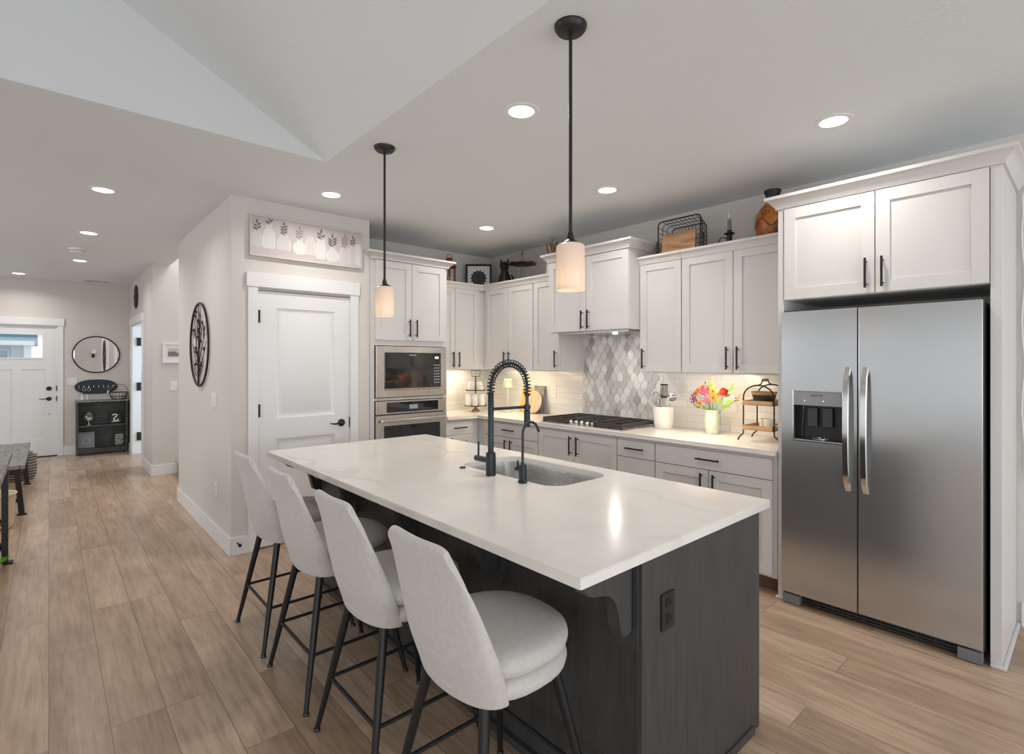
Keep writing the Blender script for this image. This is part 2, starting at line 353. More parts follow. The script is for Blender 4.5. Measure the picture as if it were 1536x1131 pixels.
struct('wall_passage', mb, M['wall'])
mb = MB(); mb.box(1.0, 1.12, 8.25, 9.06, 0, CH); mb.box(1.0, 1.12, 10.30, 11, 0, CH); mb.box(1.0, 1.12, 9.06, 10.30, 2.05, CH); struct('wall_side', mb, M['wall'])
mb = MB(); mb.box(XL, -.84, 10.88, 11, 0, CH); mb.box(.105, 1.0, 10.88, 11, 0, CH); mb.box(-.84, .105, 10.88, 11, 2.035, CH); struct('wall_entry', mb, M['wall'])
mb = MB(); mb.box(2.8, 2.9, 8.25, 11, 0, CH); mb.box(1.12, 2.9, 10.9, 11, 0, CH); struct('wall_room', mb, M['wall'])
# left wall with window openings
mb = MB(); x0, x1 = XL-.12, XL
mb.box(x0, x1, YB, 11, 0, .35); mb.box(x0, x1, YB, 11, 2.25, CH)
for a, b in ((YB, -3.0), (.7, 1.0), (4.6, 5.0), (7.4, 11)): mb.box(x0, x1, a, b, .35, 2.25)
mb.box(x0, x1, 5.0, 7.4, .35, .75); struct('wall_left', mb, M['wall'])
mb = MB(); y0, y1 = YB-.12, YB
mb.box(XL, -3.3, y0, y1, 0, 2.35); mb.box(.7, 1.8, y0, y1, 0, 2.35); mb.box(3.4, XE, y0, y1, 0, 2.35); mb.box(1.8, 3.4, y0, y1, 0, .95); mb.box(XL, XE, y0, y1, 2.35, CH)
mb.prism([(XL, CH), (V1, CH), (RX, RZ)], lambda a, b, d: Vector((a, d, b)), y0, y1); struct('wall_back', mb, M['wall'])
def winframe(name, along, c, a0, a1, z0, z1, n):
    mb = MB()
    for k in range(n+1):
        a = a0+(a1-a0)*k/n
        if along == 'x': mb.box(a-.03, a+.03, c-.08, c-.02, z0, z1)
        else: mb.box(c-.08, c-.02, a-.03, a+.03, z0, z1)
    for z in (z0+.03, z1-.03):
        if along == 'x': mb.box(a0, a1, c-.08, c-.02, z-.03, z+.03)
        else: mb.box(c-.08, c-.02, a0, a1, z-.03, z+.03)
    struct(name, mb, M['trim'])
winframe('window_1', 'x', YB, -3.3, .7, .02, 2.35, 4); winframe('window_2', 'x', YB, 1.8, 3.4, .95, 2.35, 2)
winframe('window_3', 'y', XL, -3.0, .7, .35, 2.25, 3); winframe('window_5', 'y', XL, 1.0, 4.6, .35, 2.25, 3); winframe('window_4', 'y', XL, 5.0, 7.4, .75, 2.25, 2)
# baseboards
def bb(name, boxes):
    mb = MB()
    for b in boxes: mb.box(*b, 0, .135, .003)
    struct(name, mb, M['trim'])
bb('baseboard_hall', [(1.02, 1.035, 4.365, 6.535)]); bb('baseboard_pantry', [(1.035, 1.15, 4.365, 4.38), (2.05, 2.165, 4.365, 4.38)])
bb('baseboard_passage', [(.985, 1.9, 8.115, 8.13)]); bb('baseboard_side', [(.985, 1.0, 8.13, 8.95), (.985, 1.0, 10.41, 10.88)])
bb('baseboard_entry', [(.17, 1.0, 10.865, 10.88)]); bb('baseboard_east', [(4.045, 4.06, YB, .29)])
# casings
def casing(name, face, c, u0, u1, zt, w=.072, hd=.11, ex=.012):
    mb = MB(); fbox(mb, face, c, u0-w, u0, 0, .018, 0, zt, .002); fbox(mb, face, c, u1, u1+w, 0, .018, 0, zt, .002)
    fbox(mb, face, c, u0-w-ex, u1+w+ex, 0, .026, zt, zt+hd, .002)
    struct(name, mb, M['trim'])
casing('trim_1', 'Y', 4.38, 1.222, 1.98, 2.06); casing('trim_2', 'Y', 10.88, -.835, .10, 2.045, .07, .115)
casing('trim_3', 'X', 1.0, 9.06, 10.30, 2.06, .11, .11)
mb = MB(); mb.box(1.0, 1.12, 10.285, 10.30, 0, 2.05); mb.box(1.0, 1.12, 9.06, 9.075, 0, 2.05); mb.box(1.0, 1.12, 9.06, 10.3, 2.035, 2.05); struct('trim_4', mb, M['trim'])
mb = MB(); mb.box(-.84, -.825, 10.88, 10.99, 0, 2.035); mb.box(.092, .105, 10.88, 10.99, 0, 2.035); mb.box(-.84, .105, 10.88, 10.99, 2.022, 2.035); struct('trim_5', mb, M['trim'])
mb = MB(); mb.box(1.215, 1.224, 4.38, 4.5, 0, 2.045); mb.box(1.977, 1.985, 4.38, 4.5, 0, 2.045); mb.box(1.215, 1.985, 4.38, 4.5, 2.04, 2.048); struct('trim_6', mb, M['trim'])
# door slab with raised or flat panels
def slab(name, face, c, u0, u1, z0, z1, panels, raised, t=.035, hole=None):
    us = sorted({u0, u1, *[p[0] for p in panels], *[p[1] for p in panels], *(hole[:2] if hole else ())}); zs = sorted({z0, z1, *[p[2] for p in panels], *[p[3] for p in panels], *(hole[2:] if hole else ())})
    mb = MB()
    for a, b in zip(us, us[1:]):
        for e, f in zip(zs, zs[1:]):
            mu, mz = (a+b)/2, (e+f)/2
            if any(p[0] < mu < p[1] and p[2] < mz < p[3] for p in panels): continue
            if hole and hole[0] < mu < hole[1] and hole[2] < mz < hole[3]: continue
            fbox(mb, face, c, a, b, -t, 0, e, f)
    for p in panels:
        lv = [(0, 0), (.018, -.011), (.034, -.011), (.062, -.002)] if raised else [(0, 0), (.004, -.009)]
        R = []
        for ins, d in lv: R.append([FP(face, c, p[0]+ins, d, p[2]+ins), FP(face, c, p[1]-ins, d, p[2]+ins), FP(face, c, p[1]-ins, d, p[3]-ins), FP(face, c, p[0]+ins, d, p[3]-ins)])
        mb.rings(R, cap=False); mb.face(R[-1]); fbox(mb, face, c, p[0], p[1], -t, -.016, p[2], p[3])
    bmesh.ops.remove_doubles(mb.bm, verts=mb.bm.verts, dist=1e-5)
    o = build(name, mb, M['trim']); o['kind'] = 'structure'; return o
def hinge(parent, face, c, u, z): build('hinge', fbox(MB(), face, c, u-.007, u+.009, -.004, .014, z-.05, z+.05, .002), M['black'], parent)
def lever(parent, face, c, u, z, s=-1):
    mb = MB(); ax = FP(face, 0, 0, 1, 0); mb.lathe([(0, 0), (.032, 0), (.032, .008), (.027, .014), (.012, .016), (.011, .045), (0, .045)], FP(face, c, u, 0, z), 20, axis=ax)
    mb.tube([FP(face, c, u, .045, z), FP(face, c, u+s*.03, .048, z+.004), FP(face, c, u+s*.07, .046, z-.004), FP(face, c, u+s*.115, .046, z+.004)], [.010, .009, .007, .005], 8)
    build('lever_handle', mb, M['black'], parent)
d1 = slab('door_1', 'Y', 4.388, 1.225, 1.976, .012, 2.034, [(1.362, 1.848, 1.02, 1.905), (1.362, 1.848, .22, .855)], True)
for z in (1.83, 1.09, .25): hinge(d1, 'Y', 4.376, 1.229, z)
lever(d1, 'Y', 4.388, 1.905, .945); build('strike_plate', fbox(MB(), 'Y', 4.384, 1.973, 1.981, 0, .006, .90, .99, .001), M['black'], d1)
d2 = slab('door_2', 'Y', 10.90, -.822, .09, .015, 2.02, [(-.70, -.42, .28, 1.36), (-.31, -.045, .28, 1.36)], False, hole=(-.69, -.075, 1.53, 1.91))
build('pane', fbox(MB(), 'Y', 10.915, -.70, -.065, 0, .006, 1.52, 1.92), M['glass'], d2)
mb = MB()
for z in (1.52, 1.895): fbox(mb, 'Y', 10.9, -.70, -.065, -.01, .008, z, z+.022)
build('pane_frame', mb, M['trim'], d2)
mb = MB(); mb.lathe([(0, 0), (.034, 0), (.032, .014), (.02, .018), (0, .018)], (.0, 10.90, 1.06), 16, axis=(0, -1, 0)); mb.box(-.005, .005, 10.865, 10.885, 1.04, 1.08); build('deadbolt', mb, M['black'], d2)
lever(d2, 'Y', 10.90, 0.0, .90); build('viewer_stud', MB().lathe([(0, 0), (.008, 0), (.008, .006), (0, .006)], (.0, 10.90, .66), 10, axis=(0, -1, 0)), M['black'], d2)
for z in (1.06, .90): build('strike_plate', MB().box(.086, .098, 10.87, 10.90, z-.04, z+.04), M['black'], d2)
build('sill', MB().box(-.83, .10, 10.87, 11.0, 0, .014), M['black'], d2)
# side room door, opened away into the next room
d3 = slab('door_3', 'Y', 10.28, 1.135, 1.95, .012, 2.03, [(1.27, 1.82, 1.02, 1.9), (1.27, 1.82, .2, .86)], True)
for z in (1.80, 1.08, .28): build('hinge', MB().box(1.055, 1.128, 10.266, 10.284, z-.065, z+.065, .004), M['black'], d3)
# stairs beyond the passage
mb = MB()
for k in range(5): mb.box(1.27+.26*k, 2.9, 6.56, 8.10, 0 if k == 0 else .18*k, .18*(k+1)-.03); mb.box(1.24+.26*k, 2.9, 6.56, 8.10, .18*(k+1)-.03, .18*(k+1), .012)
struct('stairs', mb, M['carpet'])
# outside
struct('ground', MB().box(-40, 40, 11.0, 80, -.2, -.15), M['ground'])
hs = thing('house', 'blue grey neighbouring house seen through the front door pane', 'house', (-6, 38, -.15))
build('wall', MB().box(-14, -1.5, 39.6, 48, -.15, 2.6), M['siding'], hs)
mb = MB(); mb.prism([(37.7, 2.56), (48.5, 2.56), (43, 6.2)], lambda a, b, d: Vector((d, a, b)), -14.5, -.57); build('roof', mb, M['roof'], hs)
mb = MB(); mb.box(-14.5, -.57, 37.6, 37.75, 2.37, 2.6); build('fascia', mb, M['trim'], hs)
mb = MB(); mb.box(-1.0, -.7, 38, 38.3, -.15, 2.4); build('porch_post', mb, M['trim'], hs)
for xx in (-1.95, -4.6):
    w = build('window', MB().box(xx-.35, xx+.35, 39.5, 39.62, .7, 2.2), M['trim'], hs); build('pane', MB().box(xx-.24, xx+.24, 39.46, 39.5, .8, 2.1), M['roof'], w)
build('porch_side', MB().box(-1.5, -1.0, 38.3, 39.6, -.15, 2.4), M['siding'], hs)

# ================================================================== CEILING FIXTURES
def downlight(x, y, label, power=6.3):
    r = thing('recessed_light', label, 'ceiling light', (x, y, CH), 'recessed ceiling lights')
    build('trim_ring', MB().lathe([(.064, .0), (.066, -.004), (.09, -.003), (.092, 0)], (x, y, CH), 28), M['trim'], r)
    build('lens', MB().lathe([(0, -.001), (.066, -.001), (.066, .0), (0, .0)], (x, y, CH-.0015), 28), M['led'], r)
    l = bpy.data.lights.new('downlight_lamp', 'AREA'); l.shape = 'DISK'; l.size = .12; l.energy = power; l.color = (1, .93, .86); l.spread = math.radians(150)
    o = bpy.data.objects.new('downlight_lamp', l); COL.objects.link(o); o.location = (x, y, CH-.006)
for a in ((1.795, 1.951, 'recessed ceiling light nearest the camera, above the middle of the island'), (3.105, .936, 'recessed ceiling light above the refrigerator'),
          (3.091, 2.42, 'recessed ceiling light in front of the wire basket on the upper cabinets'), (3.109, 3.865, 'small recessed ceiling light deep in the kitchen corner'),
          (1.607, 3.881, 'recessed ceiling light in front of the long vase picture'), (.30, 4.896, 'largest recessed ceiling light of the hall row, nearest the hall mouth'),
          (.293, 6.62, 'second recessed ceiling light of the hall row, before the smoke detector'), (.291, 8.495, 'recessed ceiling light just behind the smoke detector'),
          (-.325, 10.289, 'small recessed ceiling light close above the front door')): downlight(*a)
r = thing('smoke_detector', 'round white smoke detector on the hall ceiling', 'smoke detector', (.233, 7.623, CH))
build('housing', MB().lathe([(0, -.045), (.045, -.045), (.065, -.03), (.075, -.012), (.078, 0), (0, 0)], (.233, 7.623, CH), 24), M['trim'], r)
build('grille', MB().lathe([(.066, -.027), (.0675, -.022), (.071, -.022), (.071, -.027)], (.233, 7.623, CH), 24), M['cabin'], r)
r = thing('ceiling_vent', 'white slotted air vent in the ceiling near the front door', 'vent', (.56, 10.41, CH))
build('frame', MB().box(.385, .735, 10.33, 10.49, CH-.008, CH, .002), M['trim'], r)
mb = MB()
for k in range(5): mb.box(.405, .715, 10.352+k*.026, 10.362+k*.026, CH-.0105, CH-.007)
build('slats', mb, mat('vent_grey', (.38, .38, .38), .6), r)
def pendant(x, y, label):
    r = thing('pendant_light', label, 'pendant light', (x, y, CH), 'pendant lights over the island')
    build('canopy', MB().lathe([(0, -.03), (.012, -.03), (.05, -.024), (.06, -.012), (.062, 0), (0, 0)], (x, y, CH), 28), M['black'], r)
    build('rod', MB().tube([(x, y, CH-.025), (x, y, 1.93)], .0068, 10), M['black'], r)
    build('cap', MB().lathe([(.008, 1.965), (.012, 1.95), (.016, 1.935), (.036, 1.922), (.042, 1.914), (0, 1.914)], (x, y, 0), 24), M['black'], r)
    build('glass_shade', MB().lathe([(.01, 1.917), (.045, 1.917), (.0525, 1.911), (.0545, 1.90), (.0545, 1.745), (.0535, 1.742), (.0525, 1.745), (.0525, 1.90), (.045, 1.914), (.01, 1.914)], (x, y, 0), 32), M['shade'], r)
    build('bulb', MB().sphere((x, y, 1.80), .022, (1, 1, 1.25), 14).lathe([(.012, 1.82), (.013, 1.914), (0, 1.914)], (x, y, 0), 12), M['bulb'], r)
    l = bpy.data.lights.new('pendant_lamp', 'POINT'); l.energy = .23; l.color = (1, .70, .45); l.shadow_soft_size = .024
    o = bpy.data.objects.new('pendant_lamp', l); COL.objects.link(o); o.location = (x, y, 1.772)
pendant(1.479, 1.332, 'near black rod pendant with frosted glass shade, large at image centre'); pendant(1.489, 2.816, 'farther pendant with smaller frosted glass shade before the wall oven cabinet')

# ================================================================== CABINETS
CF = 3.70     # carcass front plane of the east uppers (doors stand out .02)
def upper(label, face, c, u0, u1, z0, z1, back, doors, hz, cz=(2.275, 2.338), out=.045, crownpts=None, pre=None, post=None, under=None, name='upper_cabinet'):
    ctr = FP(face, c, (u0+u1)/2, -(abs(back-c))/2, z0)
    r = thing(name, label, 'cabinet', ctr)
    mb = MB(); fbox(mb, face, c, u0, u1, -abs(back-c), 0, z0, z1); build('body', mb, M['cab'], r)
    for a, b, hu in doors: shaker(r, face, c, a, b, z0+.004, z1-.004 if z1 < 2.3 else cz[0]-.006, hu, hz)
    if crownpts: crown(r, crownpts, cz[0], cz[1], out, pre, post)
    return r
upper('tall shaker upper cabinet with one narrow door, right of the range hood', 'X', CF, 2.162, 2.544, 1.39, 2.285, XE-.005, [(2.164, 2.542, 2.505)], 1.50, crownpts=[(3.685, 2.544), (3.685, 2.162)])
upper('two door shaker upper cabinet above the flowers, beside the refrigerator', 'X', CF, 1.338, 2.160, 1.39, 2.285, XE-.005, [(1.752, 2.158, 1.79), (1.342, 1.750, 1.712)], 1.50, crownpts=[(3.685, 2.160), (3.685, 1.338)])
upper('narrow one door upper cabinet just left of the range hood', 'X', CF, 3.460, 3.822, 1.39, 2.285, XE-.005, [(3.463, 3.820, 3.50)], 1.50, crownpts=[(3.685, 3.822), (3.685, 3.458)])
upper('corner two door upper cabinet on the range wall', 'X', CF, 3.824, 4.655, 1.39, 2.285, XE-.005, [(4.215, 4.60, 4.252), (3.826, 4.213, 4.175)], 1.50, crownpts=[(3.685, 4.64), (3.685, 3.824)], pre=(3.0, 4.64))
upper('two door upper cabinet between the oven tower and the corner', 'Y', 4.655, 2.998, 3.70, 1.39, 2.285, YN-.005, [(3.0, 3.292, 3.255), (3.294, 3.61, 3.33)], 1.50, crownpts=[(2.998, 4.64), (3.685, 4.64)], post=(3.685, 3.8))
# hood cabinet
r = upper('deeper two door cabinet above the cooktop enclosing the range hood', 'X', 3.55, 2.546, 3.456, 1.745, 2.41, XE-.005, [(3.0, 3.454, 3.035), (2.548, 2.998, 2.963)], 1.845, (2.405, 2.478), .06, [(XE-.005, 3.456), (3.535, 3.456), (3.535, 2.546), (XE-.005, 2.546)], name='hood_cabinet')
mb = MB(); mb.box(3.60, 4.0, 2.60, 3.40, 1.728, 1.744); build('hood_insert', mb, M['steel'], r)
for y in (2.78,): build('hood_lamp', MB().lathe([(0, 0), (.022, 0), (.022, .018), (0, .018)], (3.66, y, 1.712), 16), M['led'], r)
l = bpy.data.lights.new('hood_lamp_light', 'AREA'); l.shape = 'DISK'; l.size = .04; l.energy = 2.2; l.color = (1, .92, .82); q = bpy.data.objects.new('hood_lamp_light', l); COL.objects.link(q); q.location = (3.66, 2.78, 1.71)
# oven tower
ot = thing('oven_tower_cabinet', 'tall white cabinet tower holding the microwave and wall oven', 'cabinet', (2.58, 4.68, 0))
mb = MB(); c = 4.365
fbox(mb, 'Y', c, 2.167, 2.205, -.62, 0, .1, 2.42); fbox(mb, 'Y', c, 2.962, 2.995, -.62, 0, .1, 2.42); fbox(mb, 'Y', c, 2.205, 2.962, -.62, 0, 1.625, 2.42); fbox(mb, 'Y', c, 2.205, 2.962, -.62, -.6, .1, 1.625)
fbox(mb, 'Y', c, 2.205, 2.962, -.6, 0, 1.118, 1.14); fbox(mb, 'Y', c, 2.205, 2.962, -.6, 0, .1, .36); build('body', mb, M['cab'], ot)
shaker(ot, 'Y', c, 2.206, 2.583, 1.676, 2.402, 2.55, 1.79); shaker(ot, 'Y', c, 2.585, 2.962, 1.676, 2.402, 2.625, 1.79)
crown(ot, [(2.172, 4.379), (2.172, 4.35), (2.995, 4.35), (2.995, YN)], 2.408, 2.475, .062); drawer(ot, 'Y', c, 2.206, 2.962, .12, .35)
build('toe_kick', MB().box(2.18, 2.99, 4.43, 4.45, 0, .1), M['toewood'], ot)
mw = thing('microwave', 'stainless built in microwave above the wall oven', 'microwave', (2.585, 4.5, 1.145))
build('casing', MB().box(2.26, 2.92, 4.37, 4.8, 1.19, 1.58), M['fridgeside'], mw)
mb = MB(); c = 4.361
for a in ((2.211, 2.292, 1.147, 1.618), (2.905, 2.967, 1.147, 1.618), (2.292, 2.905, 1.147, 1.212), (2.292, 2.905, 1.56, 1.618)): fbox(mb, 'Y', c, a[0], a[1], 0, .024, a[2], a[3], .002)
build('trim_kit', mb, M['steelh'], mw)
build('door', fbox(MB(), 'Y', c, 2.294, 2.806, 0, .03, 1.215, 1.558, .003), M['ovenglass'], mw)
cp = build('control_panel', fbox(MB(), 'Y', c, 2.809, 2.903, 0, .03, 1.215, 1.558, .003), M['ovenglass'], mw)
mb = MB(); fbox(mb, 'Y', c, 2.834, 2.874, .03, .0308, 1.505, 1.525); build('display', mb, M['candle_led'], cp)
mb = MB()
for i in range(3):
    for j in range(7): fbox(mb, 'Y', c, 2.826+i*.023, 2.838+i*.023, .03, .0306, 1.27+j*.028, 1.278+j*.028)
build('buttons', mb, mat('button_print', (.55, .6, .6), .5), cp)
textmesh('logo', 'FRIGIDAIRE', .014, TY(2.585, c-.0305, 1.537), M['paper'], mw)
fbox(mb := MB(), 'Y', c, 2.294, 2.903, .0302, .034, 1.216, 1.226); build('counter_reflection_strip', mb, M['steelh'], mw)  # steel strip standing in for the counter's reflection in the microwave glass
ov = thing('wall_oven', 'stainless wall oven below the microwave', 'oven', (2.585, 4.5, .38))
build('casing', MB().box(2.22, 2.95, 4.37, 4.85, .39, 1.1), M['fridgeside'], ov)
pn = build('control_panel', fbox(MB(), 'Y', c, 2.211, 2.967, 0, .024, .992, 1.112, .002), M['steelh'], ov)
dp = build('display_glass', fbox(MB(), 'Y', c, 2.315, 2.872, .024, .027, 1.006, 1.098), M['ovenglass'], pn)
build('display', fbox(MB(), 'Y', c, 2.55, 2.64, .027, .0275, 1.03, 1.07), mat('oven_lcd', (.35, .42, .5), .3), pn)
dr = thing_door = build('oven_door', fbox(fbox(fbox(fbox(MB(), 'Y', c, 2.211, 2.285, 0, .03, .40, .982, .002), 'Y', c, 2.893, 2.967, 0, .03, .40, .982, .002), 'Y', c, 2.285, 2.893, 0, .03, .885, .982, .002), 'Y', c, 2.285, 2.893, 0, .03, .40, .50, .002), M['steelh'], ov)
build('door_glass', fbox(MB(), 'Y', c, 2.283, 2.895, 0, .026, .495, .888), M['ovenglass'], dr)
mb = MB(); fbox(mb, 'Y', c, 2.236, 2.942, .062, .084, .918, .948, .009)
for u in (2.27, 2.908): fbox(mb, 'Y', c, u-.014, u+.014, .03, .066, .922, .944, .003)
build('door_handle', mb, M['chrome'], dr)

# base cabinets
BX = 3.425
def basecab(label, face, c, u0, u1, back, fronts, name='base_cabinet'):
    dep = abs(back-c); r = thing(name, label, 'cabinet', FP(face, c, (u0+u1)/2, -dep/2, 0))
    mb = MB(); fbox(mb, face, c, u0, u1, -dep, 0, .105, .882); build('body', mb, M['cab'], r)
    build('toe_kick', fbox(MB(), face, c, u0, u1, -.10, -.075, 0, .105), M['toewood'], r)
    for f in fronts:
        if f[0] == 'w': drawer(r, face, c, *f[1:])
        else: shaker(r, face, c, *f[1:])
    return r
B0, B1 = .122, .858
basecab('base cabinet with one wide drawer over two doors beside the refrigerator', 'X', BX, 1.345, 2.218, XE-.005, [('w', 1.37, 2.216, .728, B1, .17), ('d', 1.795, 2.216, B0, .722, 1.84, .62), ('d', 1.37, 1.793, B0, .722, 1.75, .62)])
basecab('narrow base cabinet with a stack of drawers right of the cooktop', 'X', BX, 2.220, 2.568, XE-.005, [('w', 2.222, 2.566, .728, B1, .165), ('w', 2.222, 2.566, .43, .722, .165), ('w', 2.222, 2.566, B0, .424, .165)])
basecab('two door base cabinet directly under the cooktop', 'X', BX, 2.570, 3.472, XE-.005, [('d', 3.022, 3.47, B0, B1, 3.06, .745), ('d', 2.572, 3.02, B0, B1, 2.98, .745)])
basecab('base cabinet with a drawer over two doors left of the cooktop', 'X', BX, 3.474, 4.40, XE-.005, [('w', 3.476, 4.28, .728, B1, .165), ('d', 3.88, 4.28, B0, .722, 3.92, .62), ('d', 3.476, 3.878, B0, .722, 3.84, .62)])
basecab('small base cabinet with one drawer next to the oven tower', 'Y', 4.40, 2.998, 3.424, YN-.005, [('w', 3.0, 3.33, .728, B1, .165), ('d', 3.0, 3.33, B0, .722, 3.05, .62)])
# L shaped worktop
mb = MB(); mb.prism([(2.996, 4.345), (3.372, 4.345), (3.372, 1.339), (XE-.003, 1.339), (XE-.003, YN-.003), (2.996, YN-.003)], lambda a, b, d: Vector((a, b, d)), .884, .914)
bmesh.ops.bevel(mb.bm, geom=list(mb.bm.edges), offset=.003, segments=2, affect='EDGES')
tag(build('countertop', mb, M['quartz']), 'L shaped white quartz worktop along the range wall', 'countertop')
# tile backsplashes
tag(build('tile_backsplash', MB().box(4.048, XE-.002, 1.339, 2.553, .915, 1.389), M['tileX']), 'cream horizontal tile backsplash behind the flowers and tiered tray', 'backsplash')
tag(build('tile_backsplash', MB().box(4.048, XE-.002, 3.477, YN-.013, .915, 1.389), M['tileX']), 'white tile backsplash on the range wall behind the cutting boards', 'backsplash')
tag(build('tile_backsplash', MB().box(2.997, XE-.002, 4.978, YN-.002, .915, 1.389), M['tileY']), 'white tile backsplash between the oven tower and the corner', 'backsplash')
# lantern mosaic
mz = thing('mosaic_panel', 'grey lantern shaped mosaic panel behind the cooktop', 'backsplash', (4.055, 3.015, .915))
build('grout', MB().box(4.05, XE-.002, 2.555, 3.475, .915, 1.742), M['grout'], mz)
random.seed(4); mb = MB(); hw, hh = .0383, .069; seg = 10
def lantern():
    P = []; C = [(0, hh), (hw, 0), (0, -hh), (-hw, 0)]
    for i in range(4):
        a = Vector(C[i]); b = Vector(C[(i+1) % 4]); e = b-a; nrm = Vector((-e.y, e.x)).normalized(); sg = 1 if i in (0, 2) else -1
        for k in range(seg):
            t = k/seg; P.append(a+e*t - nrm*sg*(-.0048)*math.sin(2*PI*t)*-1)
    return P
LP = lantern(); lo, hi, bo, to = 2.556, 3.474, .916, 1.741
for j in range(-1, 15):
    for i in range(-1, 19):
        cy = lo + i*2*hw + (hw if j % 2 else 0); cz = bo + j*hh
        pts = [(min(max(cy+p.x*.92, lo), hi), min(max(cz+p.y*.95, bo), to)) for p in LP]
        q = []
        for p in pts:
            if not q or (abs(p[0]-q[-1][0])+abs(p[1]-q[-1][1])) > 1e-4: q.append(p)
        if abs(q[0][0]-q[-1][0])+abs(q[0][1]-q[-1][1]) < 1e-4: q.pop()
        A = abs(sum(a[0]*b[1]-a[1]*b[0] for a, b in zip(q, q[1:]+q[:1])))/2 if len(q) > 2 else 0
        if A < 2e-4: continue
        mb.prism(q, lambda a, b, d: Vector((d, a, b)), 4.05, 4.0455, mi=random.choice((0, 0, 0, 1, 1, 2, 3, 3, 3, 3, 4, 5, 5)))
build('tiles', mb, MOS, mz)
# under-cabinet lighting
WARM = (1, .79, .53)
def strip(x, y0, y1, p, label, along='y', yy=0):
    if along == 'y': b = (x-.01, x+.01, y0, y1, 1.378, 1.388); c_ = (x, (y0+y1)/2, 1.376)
    else: b = (y0, y1, yy-.01, yy+.01, 1.378, 1.388); c_ = ((y0+y1)/2, yy, 1.376)
    tag(build('light_strip', MB().box(*b), M['paper']), label, 'light strip', 'under cabinet light strips')
    area('strip_lamp', c_, (.25 if along == 'y' else 0, .25 if along == 'x' else 0, -1), *((.02, y1-y0) if along == 'y' else (y1-y0, .02)), p, WARM)
strip(3.80, 1.37, 2.5, 7.5, 'slim light strip under the cabinets above the flowers'); strip(3.80, 3.5, 4.6, 6, 'slim light strip under the corner cabinet on the range wall'); strip(0, 3.03, 3.66, 2.6, 'slim light strip under the cabinet beside the oven tower', 'x', 4.83)

# ================================================================== FRIDGE SURROUND
fc = thing('refrigerator_cabinet', 'tall white surround with two doors and crown above the refrigerator', 'cabinet', (3.73, .82, 0))
mb = MB(); mb.box(3.41, XE-.005, .31, .352, 0, 2.42, .002); build('side_panel', mb, M['cab'], fc)
mb = MB(); mb.box(3.41, XE-.005, 1.302, 1.336, 0, 2.42, .002); build('side_panel', mb, M['cab'], fc)
build('body', MB().box(3.425, XE-.005, .352, 1.302, 1.852, 2.42), M['cab'], fc)
c = 3.42
for a in ((.823, 1.298, .862), (.354, .821, .785)): shaker(fc, 'X', c, a[0], a[1], 1.855, 2.414, a[2], 1.965, .065)
crown(fc, [(XE-.005, 1.336), (3.412, 1.336), (3.412, .31), (XE-.005, .31)], 2.42, 2.495, .062)
for a in ((3.392, 3.412, .292, .352), (3.412, XE-.005, .292, .31), (3.392, 3.412, 1.30, 1.345)): build('shoe_molding', MB().box(*a, 0, .018, .006), M['cab'], fc)
fg = thing('refrigerator', 'stainless side by side refrigerator with water dispenser', 'refrigerator', (3.7, .835, 0))
build('cabinet_body', MB().box(3.435, 4.02, .372, 1.292, .05, 1.765), M['fridgeside'], fg)
c = 3.43; T = .068
fd = MB(); y0, y1, s0, s1 = .894, 1.296, .965, 1.228; z0, z1 = 1.005, 1.30
for a in ((y0+.003, s0, .075, 1.775), (s1, y1, .075, 1.775), (s0, s1, .075, z0), (s0, s1, z1, 1.775)): fbox(fd, 'X', c, a[0], a[1], 0, T, a[2], a[3])
bmesh.ops.remove_doubles(fd.bm, verts=fd.bm.verts, dist=1e-5)
frz = build('door', fd, M['steel'], fg); mb = MB(); fbox(mb, 'X', c, .373, y0-.003, 0, T, .075, 1.775, .004); frd = build('door', mb, M['steel'], fg)
mb = MB(); fbox(mb, 'X', c, s0, s1, .001, .006, z0, z1)
for a in ((s0, s0+.006), (s1-.006, s1)): fbox(mb, 'X', c, a[0], a[1], .006, T-.004, z0, z1)
fbox(mb, 'X', c, s0, s1, .006, T-.002, z0, z0+.012); dsp = build('dispenser_recess', mb, M['blackp'], frz)
# dispenser: panel, paddles, frame
zp = 1.215
mb = MB(); fbox(mb, 'X', c, s0+.002, s1-.002, .03, T+.004, zp, z1-.002, .002); build('dispenser_panel', mb, mat('dispenser_grey', (.30, .30, .31), .45, .3), frz)
mb = MB()
for a in ((s0-.004, s0+.003, z0-.004, z1+.004), (s1-.003, s1+.004, z0-.004, z1+.004)): fbox(mb, 'X', c, a[0], a[1], T-.01, T+.006, a[2], a[3], .002)
for a in ((z0-.005, z0+.006), (z1-.003, z1+.004)): fbox(mb, 'X', c, s0, s1, T-.01, T+.006, a[0], a[1], .002)
build('dispenser_frame', mb, M['chrome'], frz)
mb = MB()
for u in (1.055, 1.135): fbox(mb, 'X', c, u-.026, u+.026, .02, .032, 1.09, 1.20, .004); fbox(mb, 'X', c, u-.022, u+.022, .032, .038, 1.125, 1.133)
build('dispenser_paddle', mb, M['fridgeside'], frz)
mb = MB(); mb.lathe([(0, 0), (.045, 0), (.045, .004), (.03, .005), (.03, .002), (0, .002)], (c-.035, 1.09, z0+.013), 24); build('drip_grille', mb, M['steel'], frz)
mb = MB(); mb.tube([FP('X', c, 1.20, .014, z0+.02), FP('X', c, 1.185, .03, 1.21)], .0025, 6); build('water_tube', mb, M['chrome'], frz)
textmesh('logo', 'FRIGIDAIRE', .0125, TX(c-T-.0045, 1.10, 1.275), M['fridgeside'], frz)
mb = MB()
for u in (1.165, 1.065): mb.sphere(FP('X', c, u, T+.004, 1.243), .003, n=8)
build('indicator_light', mb, M['candle_led'], frz)
